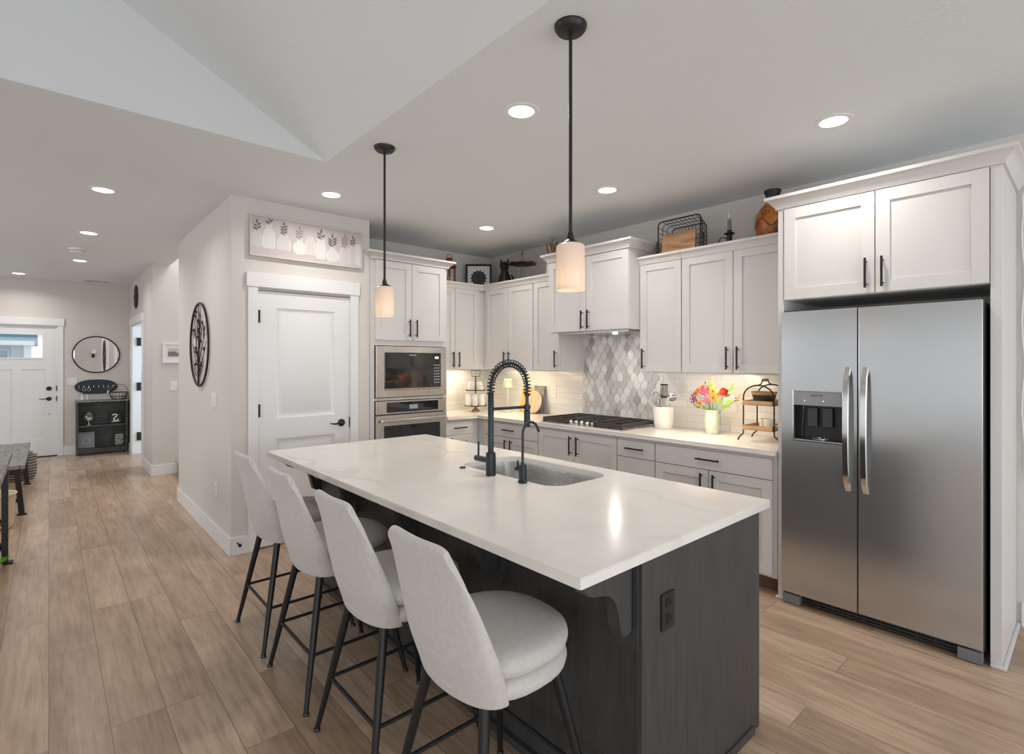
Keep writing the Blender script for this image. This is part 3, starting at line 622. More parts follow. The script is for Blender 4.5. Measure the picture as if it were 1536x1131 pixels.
for dd, u in ((frz, .940), (frd, .855)):
    mb = MB(); P = []
    for k in range(13):
        t = k/12; z = .745+.70*t; d = T+.02+.035*math.sin(PI*t)**.6 if 0 < k < 12 else T-.002
        P.append((d, z))
    rg = [[FP('X', c, u+sx*.0155, d+sd*.006, z) for sx, sd in ((-1, -1), (-.8, 1), (.8, 1), (1, -1))] for d, z in P]
    mb.rings(rg); build('door_handle', mb, M['chrome'], dd)
mb = MB(); mb.box(3.42, 3.46, .47, 1.2, .008, .068); build('base_grille', mb, M['blackp'], fg)
mb = MB()
for k in range(3): mb.box(3.412, 3.422, .47, 1.2, .016+k*.017, .022+k*.017)
for k in range(10): mb.box(3.413, 3.421, .48+k*.079, .484+k*.079, .014, .06)
build('grille_bars', mb, M['fridgeside'], fg)
mb = MB(); mb.box(3.37, 3.42, .376, .47, .004, .062, .004); build('foot_cover', mb, mat('fridge_foot_grey', (.17, .175, .185), .5), fg)
mb = MB(); mb.box(3.37, 3.42, 1.20, 1.294, .004, .062, .004); build('foot_cover', mb, bpy.data.materials['fridge_foot_grey'], fg)
mb = MB(); mb.box(3.38, 3.46, .38, .44, 1.765, 1.785, .003); mb.box(3.38, 3.46, 1.23, 1.29, 1.765, 1.785, .003); build('hinge_cover', mb, M['fridgeside'], fg)
P = [(4.03, .20, 2.492), (4.04, .27, 2.44), (4.052, .285, 2.39)]+[(4.054, .283+.006*math.sin(k*1.3), 2.3-.1*k) for k in range(15)]+[(4.05, .26, .82), (4.05, .20, .80)]
tag(build('power_cord', MB().tube(P, .0035, 6), M['trim']), 'thin white cord hanging down the wall beside the refrigerator surround', 'cord')

# ================================================================== COOKTOP
ck = thing('gas_cooktop', 'stainless five burner gas cooktop with black cast iron grates', 'cooktop', (3.69, 3.0, .914))
build('tray', MB().box(3.425, 3.965, 2.55, 3.45, .9145, .924, .004), M['steelh'], ck)
def grate(y0, y1, x0, x1, front):
    mb = MB(); z0, z1 = .938, .966
    for x in (x0, x1): mb.box(x-.009, x+.009, y0, y1, z0, z1, .003)
    for y in (y0, y1): mb.box(x0, x1, y-.009, y+.009, z0, z1, .003)
    ym = (y0+y1)/2; mb.box(x0, x1, ym-.006, ym+.006, z0+.006, z1, .002)
    for k in range(1, 4): x = x0+(x1-x0)*k/4; mb.box(x-.006, x+.006, y0, y1, z0+.006, z1, .002)
    for x in (x0, x1):
        for y in (y0, y1): mb.box(x-.011, x+.011, y-.011, y+.011, .924, z1, .003)
    if front: mb.box(x0-.012, x0+.006, y0, y1, .93, z1, .004)
    build('grate', mb, M['iron'], ck)
grate(3.16, 3.435, 3.455, 3.94, True); grate(2.86, 3.14, 3.56, 3.94, False); grate(2.565, 2.84, 3.455, 3.94, True)
for x, y, R in ((3.60, 3.30, .04), (3.83, 3.30, .05), (3.74, 3.0, .06), (3.60, 2.70, .05), (3.83, 2.70, .04)):
    b = build('burner', MB().lathe([(0, .924), (R+.012, .924), (R+.008, .934), (R*.8, .938), (0, .938)], (x, y, 0), 24), M['steelh'], ck)
    build('burner_cap', MB().lathe([(0, .938), (R*.75, .938), (R*.75, .945), (R*.6, .949), (0, .949)], (x, y, 0), 24), M['black'], b)
for k in range(5): build('knob', MB().lathe([(0, 0), (.019, 0), (.0185, .012), (.016, .03), (.013, .034), (0, .035)], (3.482, 2.875+k*.0625, .924), 20, axis=(-.25, 0, 1)), M['chrome'], ck)

# ================================================================== ISLAND
isl = thing('kitchen_island', 'charcoal kitchen island with corbels under the overhang', 'island', (1.74, 2.18, 0))
IX0, IX1, IY0, IY1, IZ = 1.335, 2.150, .915, 3.43, .8825
build('end_panel', MB().box(IX0, IX1, IY0, IY0+.02, .0, IZ, .0015), M['isl'], isl)
build('end_panel', MB().box(IX0, IX1, IY1-.02, IY1, .0, IZ, .0015), M['isl'], isl)
build('back_panel', MB().box(IX0+.012, IX0+.03, IY0+.02, IY1-.02, 0, IZ), M['isl'], isl)
mb = MB(); mb.box(IX1-.04, IX1-.002, IY0+.02, IY1-.02, .105, IZ); build('cabinet_front', mb, M['isl'], isl)
for k in range(4):
    a = IY0+.03+k*.615; dd = build('door', MB().box(IX1-.002, IX1+.018, a, a+.60, .12, .86, .002), M['isl'], isl); build('handle', MB().box(IX1+.04, IX1+.05, a+.55, a+.56, .62, .78, .002).box(IX1+.018, IX1+.042, a+.551, a+.559, .64, .648).box(IX1+.018, IX1+.042, a+.551, a+.559, .752, .76), M['black'], dd)
build('toe_kick', MB().box(IX1-.10, IX1-.08, IY0+.02, IY1-.02, 0, .105), M['isl'], isl)
build('shoe_molding', MB().box(IX0-.012, IX0+.012, IY0+.0, IY1, 0, .03, .006), M['isl'], isl); build('shoe_molding', MB().box(IX0-.012, IX1-.06, IY0-.012, IY0, 0, .03, .006), M['isl'], isl)
for y in (.9725, 1.60, 2.25, 2.90): build('mounting_plate', MB().box(IX0-.008, IX0+.012, y-.0475, y+.0475, .60, IZ-.001), M['isl'], isl)
def corb(y, w=.045):
    top = .8825; P = [(0, top), (0, .655), (.03, .645), (.052, .655), (.062, .69), (.072, .745), (.098, .785), (.135, .803), (.175, .805), (.21, .82), (.235, .85), (.243, top)]
    Q = []
    for i in range(len(P)):      # round the outline a little
        a, b = P[i], P[(i+1) % len(P)]; Q.append(a)
        if 1 <= i < len(P)-2: Q.append(((a[0]+b[0])/2, (a[1]+b[1])/2))
    mb = MB(); mb.prism(Q, lambda a, b, d: Vector((IX0-.008-a, d, b)), y-w/2, y+w/2); bmesh.ops.bevel(mb.bm, geom=[e for e in mb.bm.edges if len(e.link_faces) == 2 and abs(e.verts[0].co.y-e.verts[1].co.y) < 1e-5], offset=.004, segments=2, affect='EDGES')
    build('corbel', mb, M['isl'], isl)
for y in (.965, 1.60, 2.25, 2.90, 3.38): corb(y)
op = build('outlet_plate', MB().box(1.434, 1.507, IY0-.007, IY0, .624, .740, .003), M['blackp'], isl)
mb = MB()
for z in (.657, .707): mb.lathe([(0, 0), (.017, 0), (.016, .003), (0, .003)], (1.4705, IY0-.007, z), 16, axis=(0, -1, 0)); mb.box(1.462, 1.465, IY0-.0115, IY0-.0095, z-.004, z+.007); mb.box(1.476, 1.479, IY0-.0115, IY0-.0095, z-.004, z+.006)
build('outlet_socket', mb, M['black'], op)
# countertop with undermount sink cut out
def rrect(x0, x1, y0, y1, R, n=7):
    P = []
    for cx_, cy_, a in ((x1-R, y1-R, 0), (x0+R, y1-R, 90), (x0+R, y0+R, 180), (x1-R, y0+R, 270)):
        for k in range(n): th = math.radians(a+90*k/(n-1)); P.append((cx_+R*math.cos(th), cy_+R*math.sin(th)))
    return P
bm = bmesh.new(); SK = (1.672, 2.078, 1.60, 2.335)
def loop(P): vs = [bm.verts.new((a, b, .914)) for a, b in P]; return [bm.edges.new((vs[i], vs[(i+1) % len(vs)])) for i in range(len(vs))]
es = loop(rrect(1.019, 2.182, .883, 3.462, .008, 3)) + loop(rrect(*SK, .095))
bmesh.ops.triangle_fill(bm, edges=es, use_beauty=True)
rr = bmesh.ops.extrude_face_region(bm, geom=list(bm.faces)); bmesh.ops.translate(bm, vec=(0, 0, -.031), verts=[q for q in rr['geom'] if isinstance(q, bmesh.types.BMVert)])
bmesh.ops.recalc_face_normals(bm, faces=bm.faces)
ed = [e for e in bm.edges if len(e.link_faces) == 2 and e.calc_face_angle() > 1.2]; bmesh.ops.bevel(bm, geom=ed, offset=.0025, segments=2, affect='EDGES')
mb = MB(); mb.bm.free(); mb.bm = bm; tag(build('island_countertop', mb, M['quartz']), 'white veined quartz slab on top of the island', 'countertop')
sk = thing('sink', 'undermount stainless sink set in the island top', 'sink', (1.875, 1.97, .66))
mb = MB(); x0, x1, y0, y1 = SK; Rr = []
for ins, z, R in ((-.03, .8825, .12), (-.012, .8825, .105), (-.01, .86, .10), (-.004, .72, .09), (.02, .695, .09), (.06, .688, .06)): Rr.append([Vector((a, b, z)) for a, b in rrect(x0+ins, x1-ins, y0+ins, y1-ins, R)])
mb.rings(Rr, cap=False); mb.face(Rr[-1]); o = build('basin', mb, M['sinkst'], sk); sm = o.modifiers.new('thickness', 'SOLIDIFY'); sm.thickness = .0015; sm.offset = 0
build('drain', MB().lathe([(0, .690), (.055, .690), (.055, .693), (.04, .692), (0, .691)], (1.875, 1.97, 0), 24), M['chrome'], sk)
# faucets
fx, fy = 1.625, 1.988
fa = thing('kitchen_faucet', 'tall black spring neck kitchen faucet on the island', 'faucet', (fx, fy, .914))
build('base', MB().lathe([(0, .9145), (.025, .9145), (.025, 1.0), (.0235, 1.026), (.017, 1.028), (0, 1.028)], (fx, fy, 0), 28), M['fauc'], fa)
build('column', MB().lathe([(.0145, 1.026), (.0145, 1.318), (.0125, 1.322), (0, 1.322)], (fx, fy, 0), 24), M['fauc'], fa)
AX = .1225; path = [Vector((fx, fy, 1.315))]
for k in range(25): th = PI-PI*k/24; path.append(Vector((fx+AX+AX*math.cos(th), fy, 1.345+AX*math.sin(th)*.98)))
path += [Vector((fx+2*AX, fy, 1.30))]
build('hose', MB().tube(path+[Vector((fx+2*AX, fy, 1.22))], .007, 10), M['fauc'], fa)
def resample(P, n):
    d = [0]
    for a, b in zip(P, P[1:]): d.append(d[-1]+(b-a).length)
    out = []
    for k in range(n):
        s = d[-1]*k/(n-1); i = max(j for j in range(len(d)) if d[j] <= s+1e-9); i = min(i, len(P)-2)
        out.append(P[i].lerp(P[i+1], (s-d[i])/(d[i+1]-d[i])))
    return out
tn, pp = 27, 14; RS = resample(path, tn*pp+1); H_ = []
for i, p in enumerate(RS):
    a = RS[max(i-1, 0)]; b = RS[min(i+1, len(RS)-1)]; t = (b-a).normalized(); s_ = Vector((0, 1, 0)); q = t.cross(s_); th = 2*PI*i/pp
    H_.append(p+(q*math.cos(th)+s_*math.sin(th))*.0185)
build('spring', MB().tube(H_, .003, 6), M['fauc'], fa)
hx = fx+2*AX
build('spray_head', MB().lathe([(.010, 1.31), (.013, 1.308), (.013, 1.292), (.008, 1.29), (.010, 1.25), (.016, 1.248), (.016, 1.222), (.0125, 1.22), (.0165, 1.215), (.0165, 1.145), (.015, 1.132), (0, 1.132)], (hx, fy, 0), 22), M['fauc'], fa)
build('support_arm', MB().tube([(fx, fy, 1.24), (hx, fy, 1.237)], .0075, 12).lathe([(.0185, 1.228), (.0185, 1.246), (.0155, 1.246), (.0155, 1.228), (.0185, 1.228)], (hx, fy, 0), 22), M['fauc'], fa)
mb = MB(); mb.tube([(fx, fy+.015, .985), (fx, fy+.118, .985)], .0145, 16); mb.tube([(fx, fy+.098, .99), (fx, fy+.098, 1.07)], .0052, 10); build('lever_handle', mb, M['fauc'], fa)
gx, gy = 1.636, 1.769
fb = thing('filter_faucet', 'small black gooseneck filtered water tap beside the main faucet', 'faucet', (gx, gy, .914))
build('base', MB().lathe([(0, .9145), (.021, .9145), (.0215, .924), (.018, .928), (.018, .998), (.012, 1.0), (0, 1.0)], (gx, gy, 0), 24), M['fauc'], fb)
P = [Vector((gx, gy, .998)), Vector((gx, gy, 1.13))]+[Vector((gx+.05+.05*math.cos(PI-PI*k/16*.86), gy, 1.135+.055*math.sin(PI-PI*k/16*.86))) for k in range(17)]; P.append(P[-1]+(P[-1]-P[-2]).normalized()*.02)
build('spout', MB().tube(P, .0058, 12), M['fauc'], fb)
mb = MB(); mb.tube([(gx, gy+.01, .972), (gx, gy+.045, .972)], .010, 14); mb.tube([(gx, gy+.034, .975), (gx, gy+.034, 1.012)], .0042, 8); build('lever_handle', mb, M['fauc'], fb)
tag(build('air_switch', MB().lathe([(0, .9145), (.017, .9145), (.0175, .918), (.013, .922), (0, .922)], (1.627, 2.224, 0), 22), M['fauc']), 'small round black button set flat in the island top', 'switch')

# ================================================================== STOOLS
def make_stool(label):
    r = thing('bar_stool', label, 'stool', (0, 0, 0), 'bar stools along the island')
    mb = MB(); nu, nv = 17, 13; R = []
    def pt(u, v, inner=0):
        def cr(tab):
            q = min(max(v, 0), 1)*(len(tab)-1); k = min(int(q), len(tab)-2); t = q-k; p = [tab[max(0, min(len(tab)-1, k+e))] for e in (-1, 0, 1, 2)]
            return .5*(2*p[1]+(p[2]-p[0])*t+(2*p[0]-5*p[1]+4*p[2]-p[3])*t*t+(3*p[1]-p[0]-3*p[2]+p[3])*t**3)
        w = cr((.192, .213, .208, .190, .158)); d = cr((.105, .092, .062, .034, .014)); xr = cr((-.192, -.224, -.243, -.262, -.287))
        z = .53+.475*v - .065*abs(u)**4*v**6 - .028*(1-u*u)*v**5
        y = w*math.sin(u*PI/2*.97)/math.sin(PI/2*.97); x = xr + d*(1-math.cos(u*PI/2*.97)**.75 if abs(u) < .999 else 1) + inner*.03
        return Vector((x, y, z))
    def shell_ring(v, shrink=0, dz=0):
        O = [pt(-1+2*i/(nu-1), v) for i in range(nu)]; th = .046-.020*v; I = []
        for i in range(nu):
            a = O[max(i-1, 0)]; b = O[min(i+1, nu-1)]; t = (b-a); nrm = Vector((t.y, -t.x, 0)).normalized()
            if nrm.x < 0 and abs(i-nu//2) < 3: nrm = -nrm
            k_ = .55 if i in (0, nu-1) else 1; I.append(O[i]+nrm*th*k_)
        for i in range(nu): m_ = (O[i]+I[i])/2; O[i] = O[i].lerp(m_, shrink)+Vector((0, 0, dz)); I[i] = I[i].lerp(m_, shrink)+Vector((0, 0, dz))
        return O + I[::-1]
    rgs = [shell_ring(0, .75, -.008), shell_ring(0, .3, -.003)]+[shell_ring(j/(nv-1)) for j in range(nv)]+[shell_ring(1, .3, .004), shell_ring(1, .75, .010)]
    mb.rings(rgs, cap=False)
    mb.bm.verts.ensure_lookup_table(); VV = list(mb.bm.verts); n2 = 2*nu
    for base_ in (0, n2*(len(rgs)-1)):
        for i in range(nu-1): mb.bm.faces.new((VV[base_+i], VV[base_+i+1], VV[base_+n2-2-i], VV[base_+n2-1-i]))
    o = build('backrest', mb, M['fabric'], r, True, 180)
    ss = o.modifiers.new('smooth', 'SUBSURF'); ss.levels = 1; ss.render_levels = 2
    def cushion(name, z0, z1, s, e):
        n = 36; Rg = []
        for ins, z in ((.05, z0), (.018, z0+.004), (.004, z0+.016), (0, (z0+z1)/2), (.004, z1-.018), (.02, z1-.006), (.06, z1), (.13, z1+e)):
            ring = []
            for k in range(n):
                a = 2*PI*k/n; ca, sa = math.cos(a), math.sin(a); rx = .232 if ca > 0 else .205; ry = .222
                pw = .86; ring.append(Vector((.0+(rx*s-ins)*math.copysign(abs(ca)**pw, ca), (ry*s-ins)*math.copysign(abs(sa)**pw, sa), z)))
            Rg.append(ring)
        mb = MB(); mb.rings(Rg); return build(name, mb, M['fabric'], r, True, 80)
    cushion('seat_base', .535, .602, .985, -.001); cushion('seat_cushion', .598, .668, 1.0, .006)
    build('seat_plate', MB().box(-.15, .15, -.15, .15, .52, .537, .004), M['black'], r, True)
    feet = {}
    for sx in (-1, 1):
        for sy in (-1, 1):
            a = Vector((.135*sx+.0, .135*sy, .54)); b = Vector((.235*sx, .235*sy, .004)); feet[sx, sy] = (a, b)
            l = build('leg', MB().tube([a, a.lerp(b, .5), b], [.0165, .0145, .0098], 14), M['black'], r, True)
            build('foot_cap', MB().lathe([(0, 0), (.013, 0), (.013, .008), (.0105, .012), (0, .012)], (b.x, b.y, 0), 12), M['blackp'], l, True)
    at = lambda k, z: feet[k][0].lerp(feet[k][1], (.54-z)/.536)
    for k1, k2 in (((-1, -1), (-1, 1)), ((1, -1), (1, 1)), ((-1, -1), (1, -1)), ((-1, 1), (1, 1))): build('footrest_bar', MB().tube([at(k1, .215), at(k2, .215)], .0075, 10), M['black'], r, True)
    return r
s0 = make_stool('cream upholstered bar stool nearest the camera, its seat in full view'); s0.location = (1.035, 1.262, 0)
for y, lb in ((1.84, 'cream bar stool second from the camera, behind the nearest stool'), (2.43, 'cream bar stool third from the camera, next to the farthest stool'), (3.005, 'cream bar stool at the far end of the island, nearest the pantry door')): dup(s0, (1.035, y, 0), 0, lb)

# ================================================================== COUNTER ITEMS
def lathe_obj(name, parent, prof, c, m, n=28): return build(name, MB().lathe(prof, c, n), m, parent)
CT = .9145
# utensil crock
ux, uy = 3.875, 2.44
o = build('utensil_crock', MB().lathe([(0, CT), (.066, CT), (.072, CT+.006), (.082, CT+.05), (.085, CT+.178), (.082, CT+.184), (.078, CT+.178), (.074, CT+.02), (0, CT+.02)], (ux, uy, 0), 32), M['ceram']); tag(o, 'white ceramic crock full of utensils beside the cooktop', 'crock')
wk = thing('whisk', 'wire balloon whisk leaning left in the utensil crock', 'whisk', (ux, uy+.01, CT+.03))
hp = Vector((ux, uy+.012, CT+.03)); tp = Vector((ux-.01, uy+.04, CT+.16)); build('handle', MB().tube([hp, tp], .008, 10), M['chrome'], wk)
mb = MB(); ax = (tp-hp).normalized(); e1 = ax.orthogonal().normalized(); e2 = ax.cross(e1)
for k in range(7):
    a = PI*k/7; dr_ = e1*math.cos(a)+e2*math.sin(a); mb.tube([tp+ax*(.15*(1-math.cos(t_))/2*1.0)+dr_*(.036*math.sin(t_*1.0)*(1 if True else 0)) for t_ in [PI*j/10 for j in range(11)]], .0019, 5)
    mb.tube([tp+ax*(.15*(1-math.cos(t_))/2)-dr_*(.036*math.sin(t_)) for t_ in [PI*j/10 for j in range(11)]], .0019, 5)
build('wires', mb, M['chrome'], wk)
sp_ = thing('slotted_turner', 'slotted metal turner standing upright in the utensil crock', 'utensil', (ux+.02, uy-.01, CT+.03))
mb = MB(); mb.bar((ux+.02, uy-.012, CT+.03), (ux+.022, uy+.008, CT+.26), .012, .004); build('handle', mb, M['chrome'], sp_)
mb = MB()
for k in range(6): y = uy-.022+k*.0125; mb.box(ux+.02, ux+.023, y-.0022, y+.0022, CT+.26, CT+.365)
mb.box(ux+.02, ux+.023, uy-.026, uy+.044, CT+.36, CT+.372, .001); mb.box(ux+.02, ux+.023, uy-.026, uy+.044, CT+.255, CT+.268, .001); build('head', mb, M['wire'], sp_)
ld = thing('ladle', 'polished round ladle head leaning right out of the crock', 'ladle', (ux, uy-.04, CT+.03))
build('handle', MB().tube([(ux+.01, uy-.02, CT+.03), (ux+.0, uy-.062, CT+.21)], .0045, 8), M['chrome'], ld)
mb = MB(); mb.lathe([(0, -.022), (.02, -.018), (.034, -.006), (.040, .008), (.038, .008), (.03, -.003), (.018, -.014), (0, -.018)], (ux-.005, uy-.085, CT+.265), 22, axis=(-.85, -.2, .4)); build('bowl', mb, M['chrome'], ld)
sn = thing('wooden_spoon', 'pale spoon with a slim handle behind the whisk in the crock', 'utensil', (ux+.03, uy+.03, CT+.03)); build('handle', MB().tube([(ux+.02, uy+.02, CT+.03), (ux+.045, uy+.055, CT+.22)], .005, 8), M['rwood'], sn); build('bowl', MB().sphere((ux+.05, uy+.062, CT+.255), .028, (.35, .8, 1.3)), M['rwood'], sn)
# vase of flowers
vx, vy = 3.86, 2.0
v_ = thing('flower_vase', 'pale green textured vase holding the bouquet', 'vase', (vx, vy, CT))
lathe_obj('body', v_, [(0, CT), (.046, CT), (.050, CT+.01), (.058, CT+.06), (.061, CT+.11), (.058, CT+.15), (.054, CT+.165), (.058, CT+.187), (.054, CT+.185), (.050, CT+.165), (.05, CT+.03), (0, CT+.02)], (vx, vy, 0), M['vaseg'], 32)
mb = MB(); ec = Vector((vx-.052, vy-.012, CT+.105))
for k in range(8): a = 2*PI*k/8; mb.sphere(ec+Vector((0, .016*math.cos(a), .02*math.sin(a))), .0075, (.6, 1, 1), 8)
mb.sphere(ec, .008, (.7, 1, 1), 8); build('embossed_flower', mb, M['ceram'], v_)
VT = Vector((vx, vy, CT+.12))
def stemcurve(p): return [VT+Vector((random.uniform(-.02, .02), random.uniform(-.02, .02), 0)), VT.lerp(p, .5)+Vector((0, 0, .02)), p]
def flower(kind, p, label, face, size=1.0):
    nm = {'g': 'orange_gerbera', 'm': 'magenta_blossom', 't': 'red_tulip', 'l': 'pink_lily', 'p': 'purple_sprig'}[kind]
    r = thing(nm, label, 'flower', VT, {'g': 'orange gerberas in the bouquet', 'm': 'magenta blossoms in the bouquet', 'p': 'dark purple sprigs in the bouquet'}.get(kind))
    p = Vector(p); f = Vector(face).normalized(); e1 = f.orthogonal().normalized(); e2 = f.cross(e1)
    build('stem', MB().tube(stemcurve(p), .0018, 6), M['green'], r)
    mb = MB()
    if kind in 'gl':
        n = 14 if kind == 'g' else 6; L_ = (.032 if kind == 'g' else .045)*size
        for k in range(n):
            a = 2*PI*k/n; d_ = e1*math.cos(a)+e2*math.sin(a); s_ = f.cross(d_); w = L_*(.16 if kind == 'g' else .22)
            up = f*(.004 if kind == 'g' else .018)
            q = [p+d_*.006, p+d_*L_*.6-s_*w+up, p+d_*L_+up*.6, p+d_*L_*.6+s_*w+up]
            mb.rings([[x_+f*.0012 for x_ in q], [x_-f*.0012 for x_ in q]])
        if kind == 'g':
            for k in range(10):
                a = 2*PI*k/10+.2; d_ = e1*math.cos(a)+e2*math.sin(a); s_ = f.cross(d_); q = [p+d_*.004+f*.003, p+d_*L_*.35-s_*.004+f*.008, p+d_*L_*.62+f*.006, p+d_*L_*.35+s_*.004+f*.008]
                mb.rings([[x_+f*.001 for x_ in q], [x_-f*.001 for x_ in q]])
        build('petals', mb, M['orange'] if kind == 'g' else M['pinkp'], r)
        build('centre', MB().sphere(p+f*.004, .008*size if kind == 'g' else .004, n=10), M['brownc'] if kind == 'g' else M['lgreen'], r)
    elif kind in 'mp':
        for k in range(9):
            a = 2.4*k; rr_ = (.010 if kind == 'm' else .013)*math.sqrt(k); c_ = p+(e1*math.cos(a)+e2*math.sin(a))*rr_+f*.004*math.cos(k)
            for j in range(4):
                b = PI/2*j+k; mb.sphere(c_+(e1*math.cos(b)+e2*math.sin(b))*.004, .0048, (1, 1, .8), 6)
        build('petals', mb, M['magenta'] if kind == 'm' else M['purple'], r)
    else:
        for k in range(6):
            a = PI/3*k; d_ = e1*math.cos(a)+e2*math.sin(a); s_ = f.cross(d_); R_ = []
            for t_, rad, w in ((0, .006, .006), (.3, .026, .018), (.65, .028, .018), (1, .014, .004)):
                b_ = p+f*(t_*.055); R_.append([b_+d_*rad-s_*w, b_+d_*(rad+.003), b_+d_*rad+s_*w, b_+d_*(rad-.002)])
            mb.rings(R_)
        build('petals', mb, M['red'], r)
    return r
random.seed(9)
for i, (dx, dy, z, lab) in enumerate(((-.03, -.02, 1.245, 'round dark centred gerbera facing forward below the tall leafy stem'), (-.045, -.03, 1.195, 'lowest orange gerbera just above the vase rim on the right side'), (-.035, -.065, 1.225, 'orange gerbera close beside the red tulip'), (.0, .03, 1.26, 'orange gerbera just left of the tall leafy stem'), (-.01, .115, 1.245, 'orange gerbera at the left edge of the bouquet'), (0, .135, 1.225, 'small orange gerbera farthest left in the bouquet, tilted down'), (.0, .08, 1.27, 'orange gerbera topmost on the left half of the bouquet'), (-.05, .075, 1.15, 'orange gerbera drooping low over the left of the vase'))):
    flower('g', (vx+dx, vy+dy, z), lab, (-1, dy*3, .35-.4*(z < 1.2)), 1.05 if i < 4 else .85)
for dx, dy, z, lab in ((-.05, .035, 1.235, 'magenta blossom cluster at the centre of the bouquet'), (-.055, .02, 1.175, 'magenta blossom cluster low in front near the vase rim'), (-.045, .06, 1.245, 'magenta blossom cluster left of the bouquet centre')): flower('m', (vx+dx, vy+dy, z), lab, (-1, dy, .2), 1)
for dx, dy, z, lab in ((-.03, .145, 1.19, 'dark purple sprig hanging at the far left of the bouquet'), (-.05, .125, 1.165, 'dark purple sprig lowest on the left side')): flower('p', (vx+dx, vy+dy, z), lab, (-1, .5, 0), .8)
flower('t', (vx-.02, vy-.10, 1.225), 'single large red tulip on the right of the bouquet', (-.55, -.25, .7))
flower('l', (vx-.01, vy-.205, 1.185), 'pale pink lily at the far right of the bouquet', (-.9, -.4, .2))
def sprig(p, label, n, L_, m):
    r = thing('leafy_stem', label, 'plant', VT, 'green leafy stems in the bouquet'); P = [Vector(q) for q in stemcurve(Vector(p))]; build('stem', MB().tube(P, .002, 6), m, r); mb = MB()
    d_ = (P[2]-P[1]).normalized()
    for k in range(n):
        b = P[1].lerp(P[2], .35+.65*k/(n-1)) if n > 1 else P[2]; sd = Vector((0, 1 if k % 2 else -1, 0)); a = (d_*.8+sd*(.9 if k < n-1 else 0)).normalized(); w = a.cross(Vector((1, 0, 0))).normalized()
        q = [b, b+a*L_*.5+w*L_*.2, b+a*L_, b+a*L_*.5-w*L_*.2]; mb.rings([[x_+Vector((.001, 0, 0)) for x_ in q], [x_-Vector((.001, 0, 0)) for x_ in q]])
    build('leaves', mb, m, r)
sprig((vx-.01, vy-.005, 1.31), 'tall bright green leafy stem topping the bouquet', 5, .045, M['lgreen']); sprig((vx-.02, vy-.15, 1.27), 'long narrow green leaves rising right of the red tulip', 4, .06, M['lgreen'])
sprig((vx-.04, vy-.12, 1.15), 'pair of wide green leaves under the red tulip', 3, .085, M['lgreen']); sprig((vx-.05, vy+.085, 1.12), 'dark green leaf drooping beside the vase rim', 3, .05, M['green']); sprig((vx+.01, vy+.06, 1.29), 'thin grey green sprigs at the top left of the bouquet', 4, .035, M['green'])
# two tier stand
tx, ty = 3.80, 1.575
ts = thing('tiered_tray', 'two tier wooden tray stand with bronze wire frame', 'tray stand', (tx, ty, CT))
tw, td = .10, .14       # half size along y, along x
for z in (CT+.082, CT+.255):
    mb = MB(); mb.box(tx-td, tx+td, ty-tw, ty+tw, z, z+.008)
    for a in ((tx-td, tx-td+.008, ty-tw, ty+tw), (tx+td-.008, tx+td, ty-tw, ty+tw), (tx-td+.008, tx+td-.008, ty-tw, ty-tw+.008), (tx-td+.008, tx+td-.008, ty+tw-.008, ty+tw)): mb.box(*a, z, z+.032, .001)
    build('tray', mb, M['oak'], ts)
for sx in (-1, 1):
    x = tx+sx*td*.8; P = [(x, ty+tw+.045, CT+.003), (x, ty+tw+.03, CT+.03), (x, ty+tw+.006, CT+.05), (x, ty+tw+.005, CT+.10)]
    arc = [(x, ty+(tw+.005)*math.cos(PI*k/12), CT+.31+(.085)*math.sin(PI*k/12)) for k in range(13)]
    Q = [(x, 2*ty-a[1], a[2]) for a in P[::-1]]; build('wire_arch', MB().tube(P+arc+Q, .005, 8), M['wire'], ts)
mb = MB(); mb.tube([(tx-td*.8, ty, CT+.395), (tx-td*.45, ty, CT+.405), (tx-td*.35, ty, CT+.43), (tx+td*.35, ty, CT+.43), (tx+td*.45, ty, CT+.405), (tx+td*.8, ty, CT+.395)], .004, 8); build('handle_wire', mb, M['wire'], ts)
mb = MB()
for k in range(5): mb.sphere((tx-.036+k*.018, ty, CT+.43), .0105, n=10)
build('wooden_beads', mb, M['oak'], ts)
bw = thing('bowl', 'dark bowl with a pale wooden rim on the upper tray', 'bowl', (tx-.02, ty-.0, CT+.263)); zb = CT+.264
lathe_obj('body', bw, [(0, zb), (.045, zb), (.068, zb+.024), (.079, zb+.064), (.075, zb+.064), (.063, zb+.026), (0, zb+.012)], (tx-.02, ty-.0, 0), M['dwood'])
lathe_obj('rim', bw, [(.0795, zb+.064), (.085, zb+.084), (.08, zb+.084), (.075, zb+.064), (.0795, zb+.064)], (tx-.02, ty-.0, 0), M['oak'])
zb = CT+.0905
for i, (dx, dy, s_, lab) in enumerate(((.03, .025, .9, 'white cup on the lower tray, partly behind the other cup'), (-.065, -.055, 1.05, 'larger white cup at the front of the lower tray'))):
    j = thing('cup', lab, 'cup', (tx+dx, ty+dy, zb), 'white cups on the tiered tray'); lathe_obj('body', j, [(0, zb), (.026*s_, zb), (.031*s_, zb+.01), (.036*s_, zb+.07*s_), (.033*s_, zb+.07*s_), (.028*s_, zb+.012), (0, zb+.008)], (tx+dx, ty+dy, 0), M['ceram'])
    build('handle', MB().tube([(tx+dx, ty+dy-.034*s_+.002, zb+.055*s_), (tx+dx, ty+dy-.055*s_, zb+.05*s_), (tx+dx, ty+dy-.055*s_, zb+.025*s_), (tx+dx, ty+dy-.031*s_+.002, zb+.018*s_)], .004, 8), M['ceram'], j)
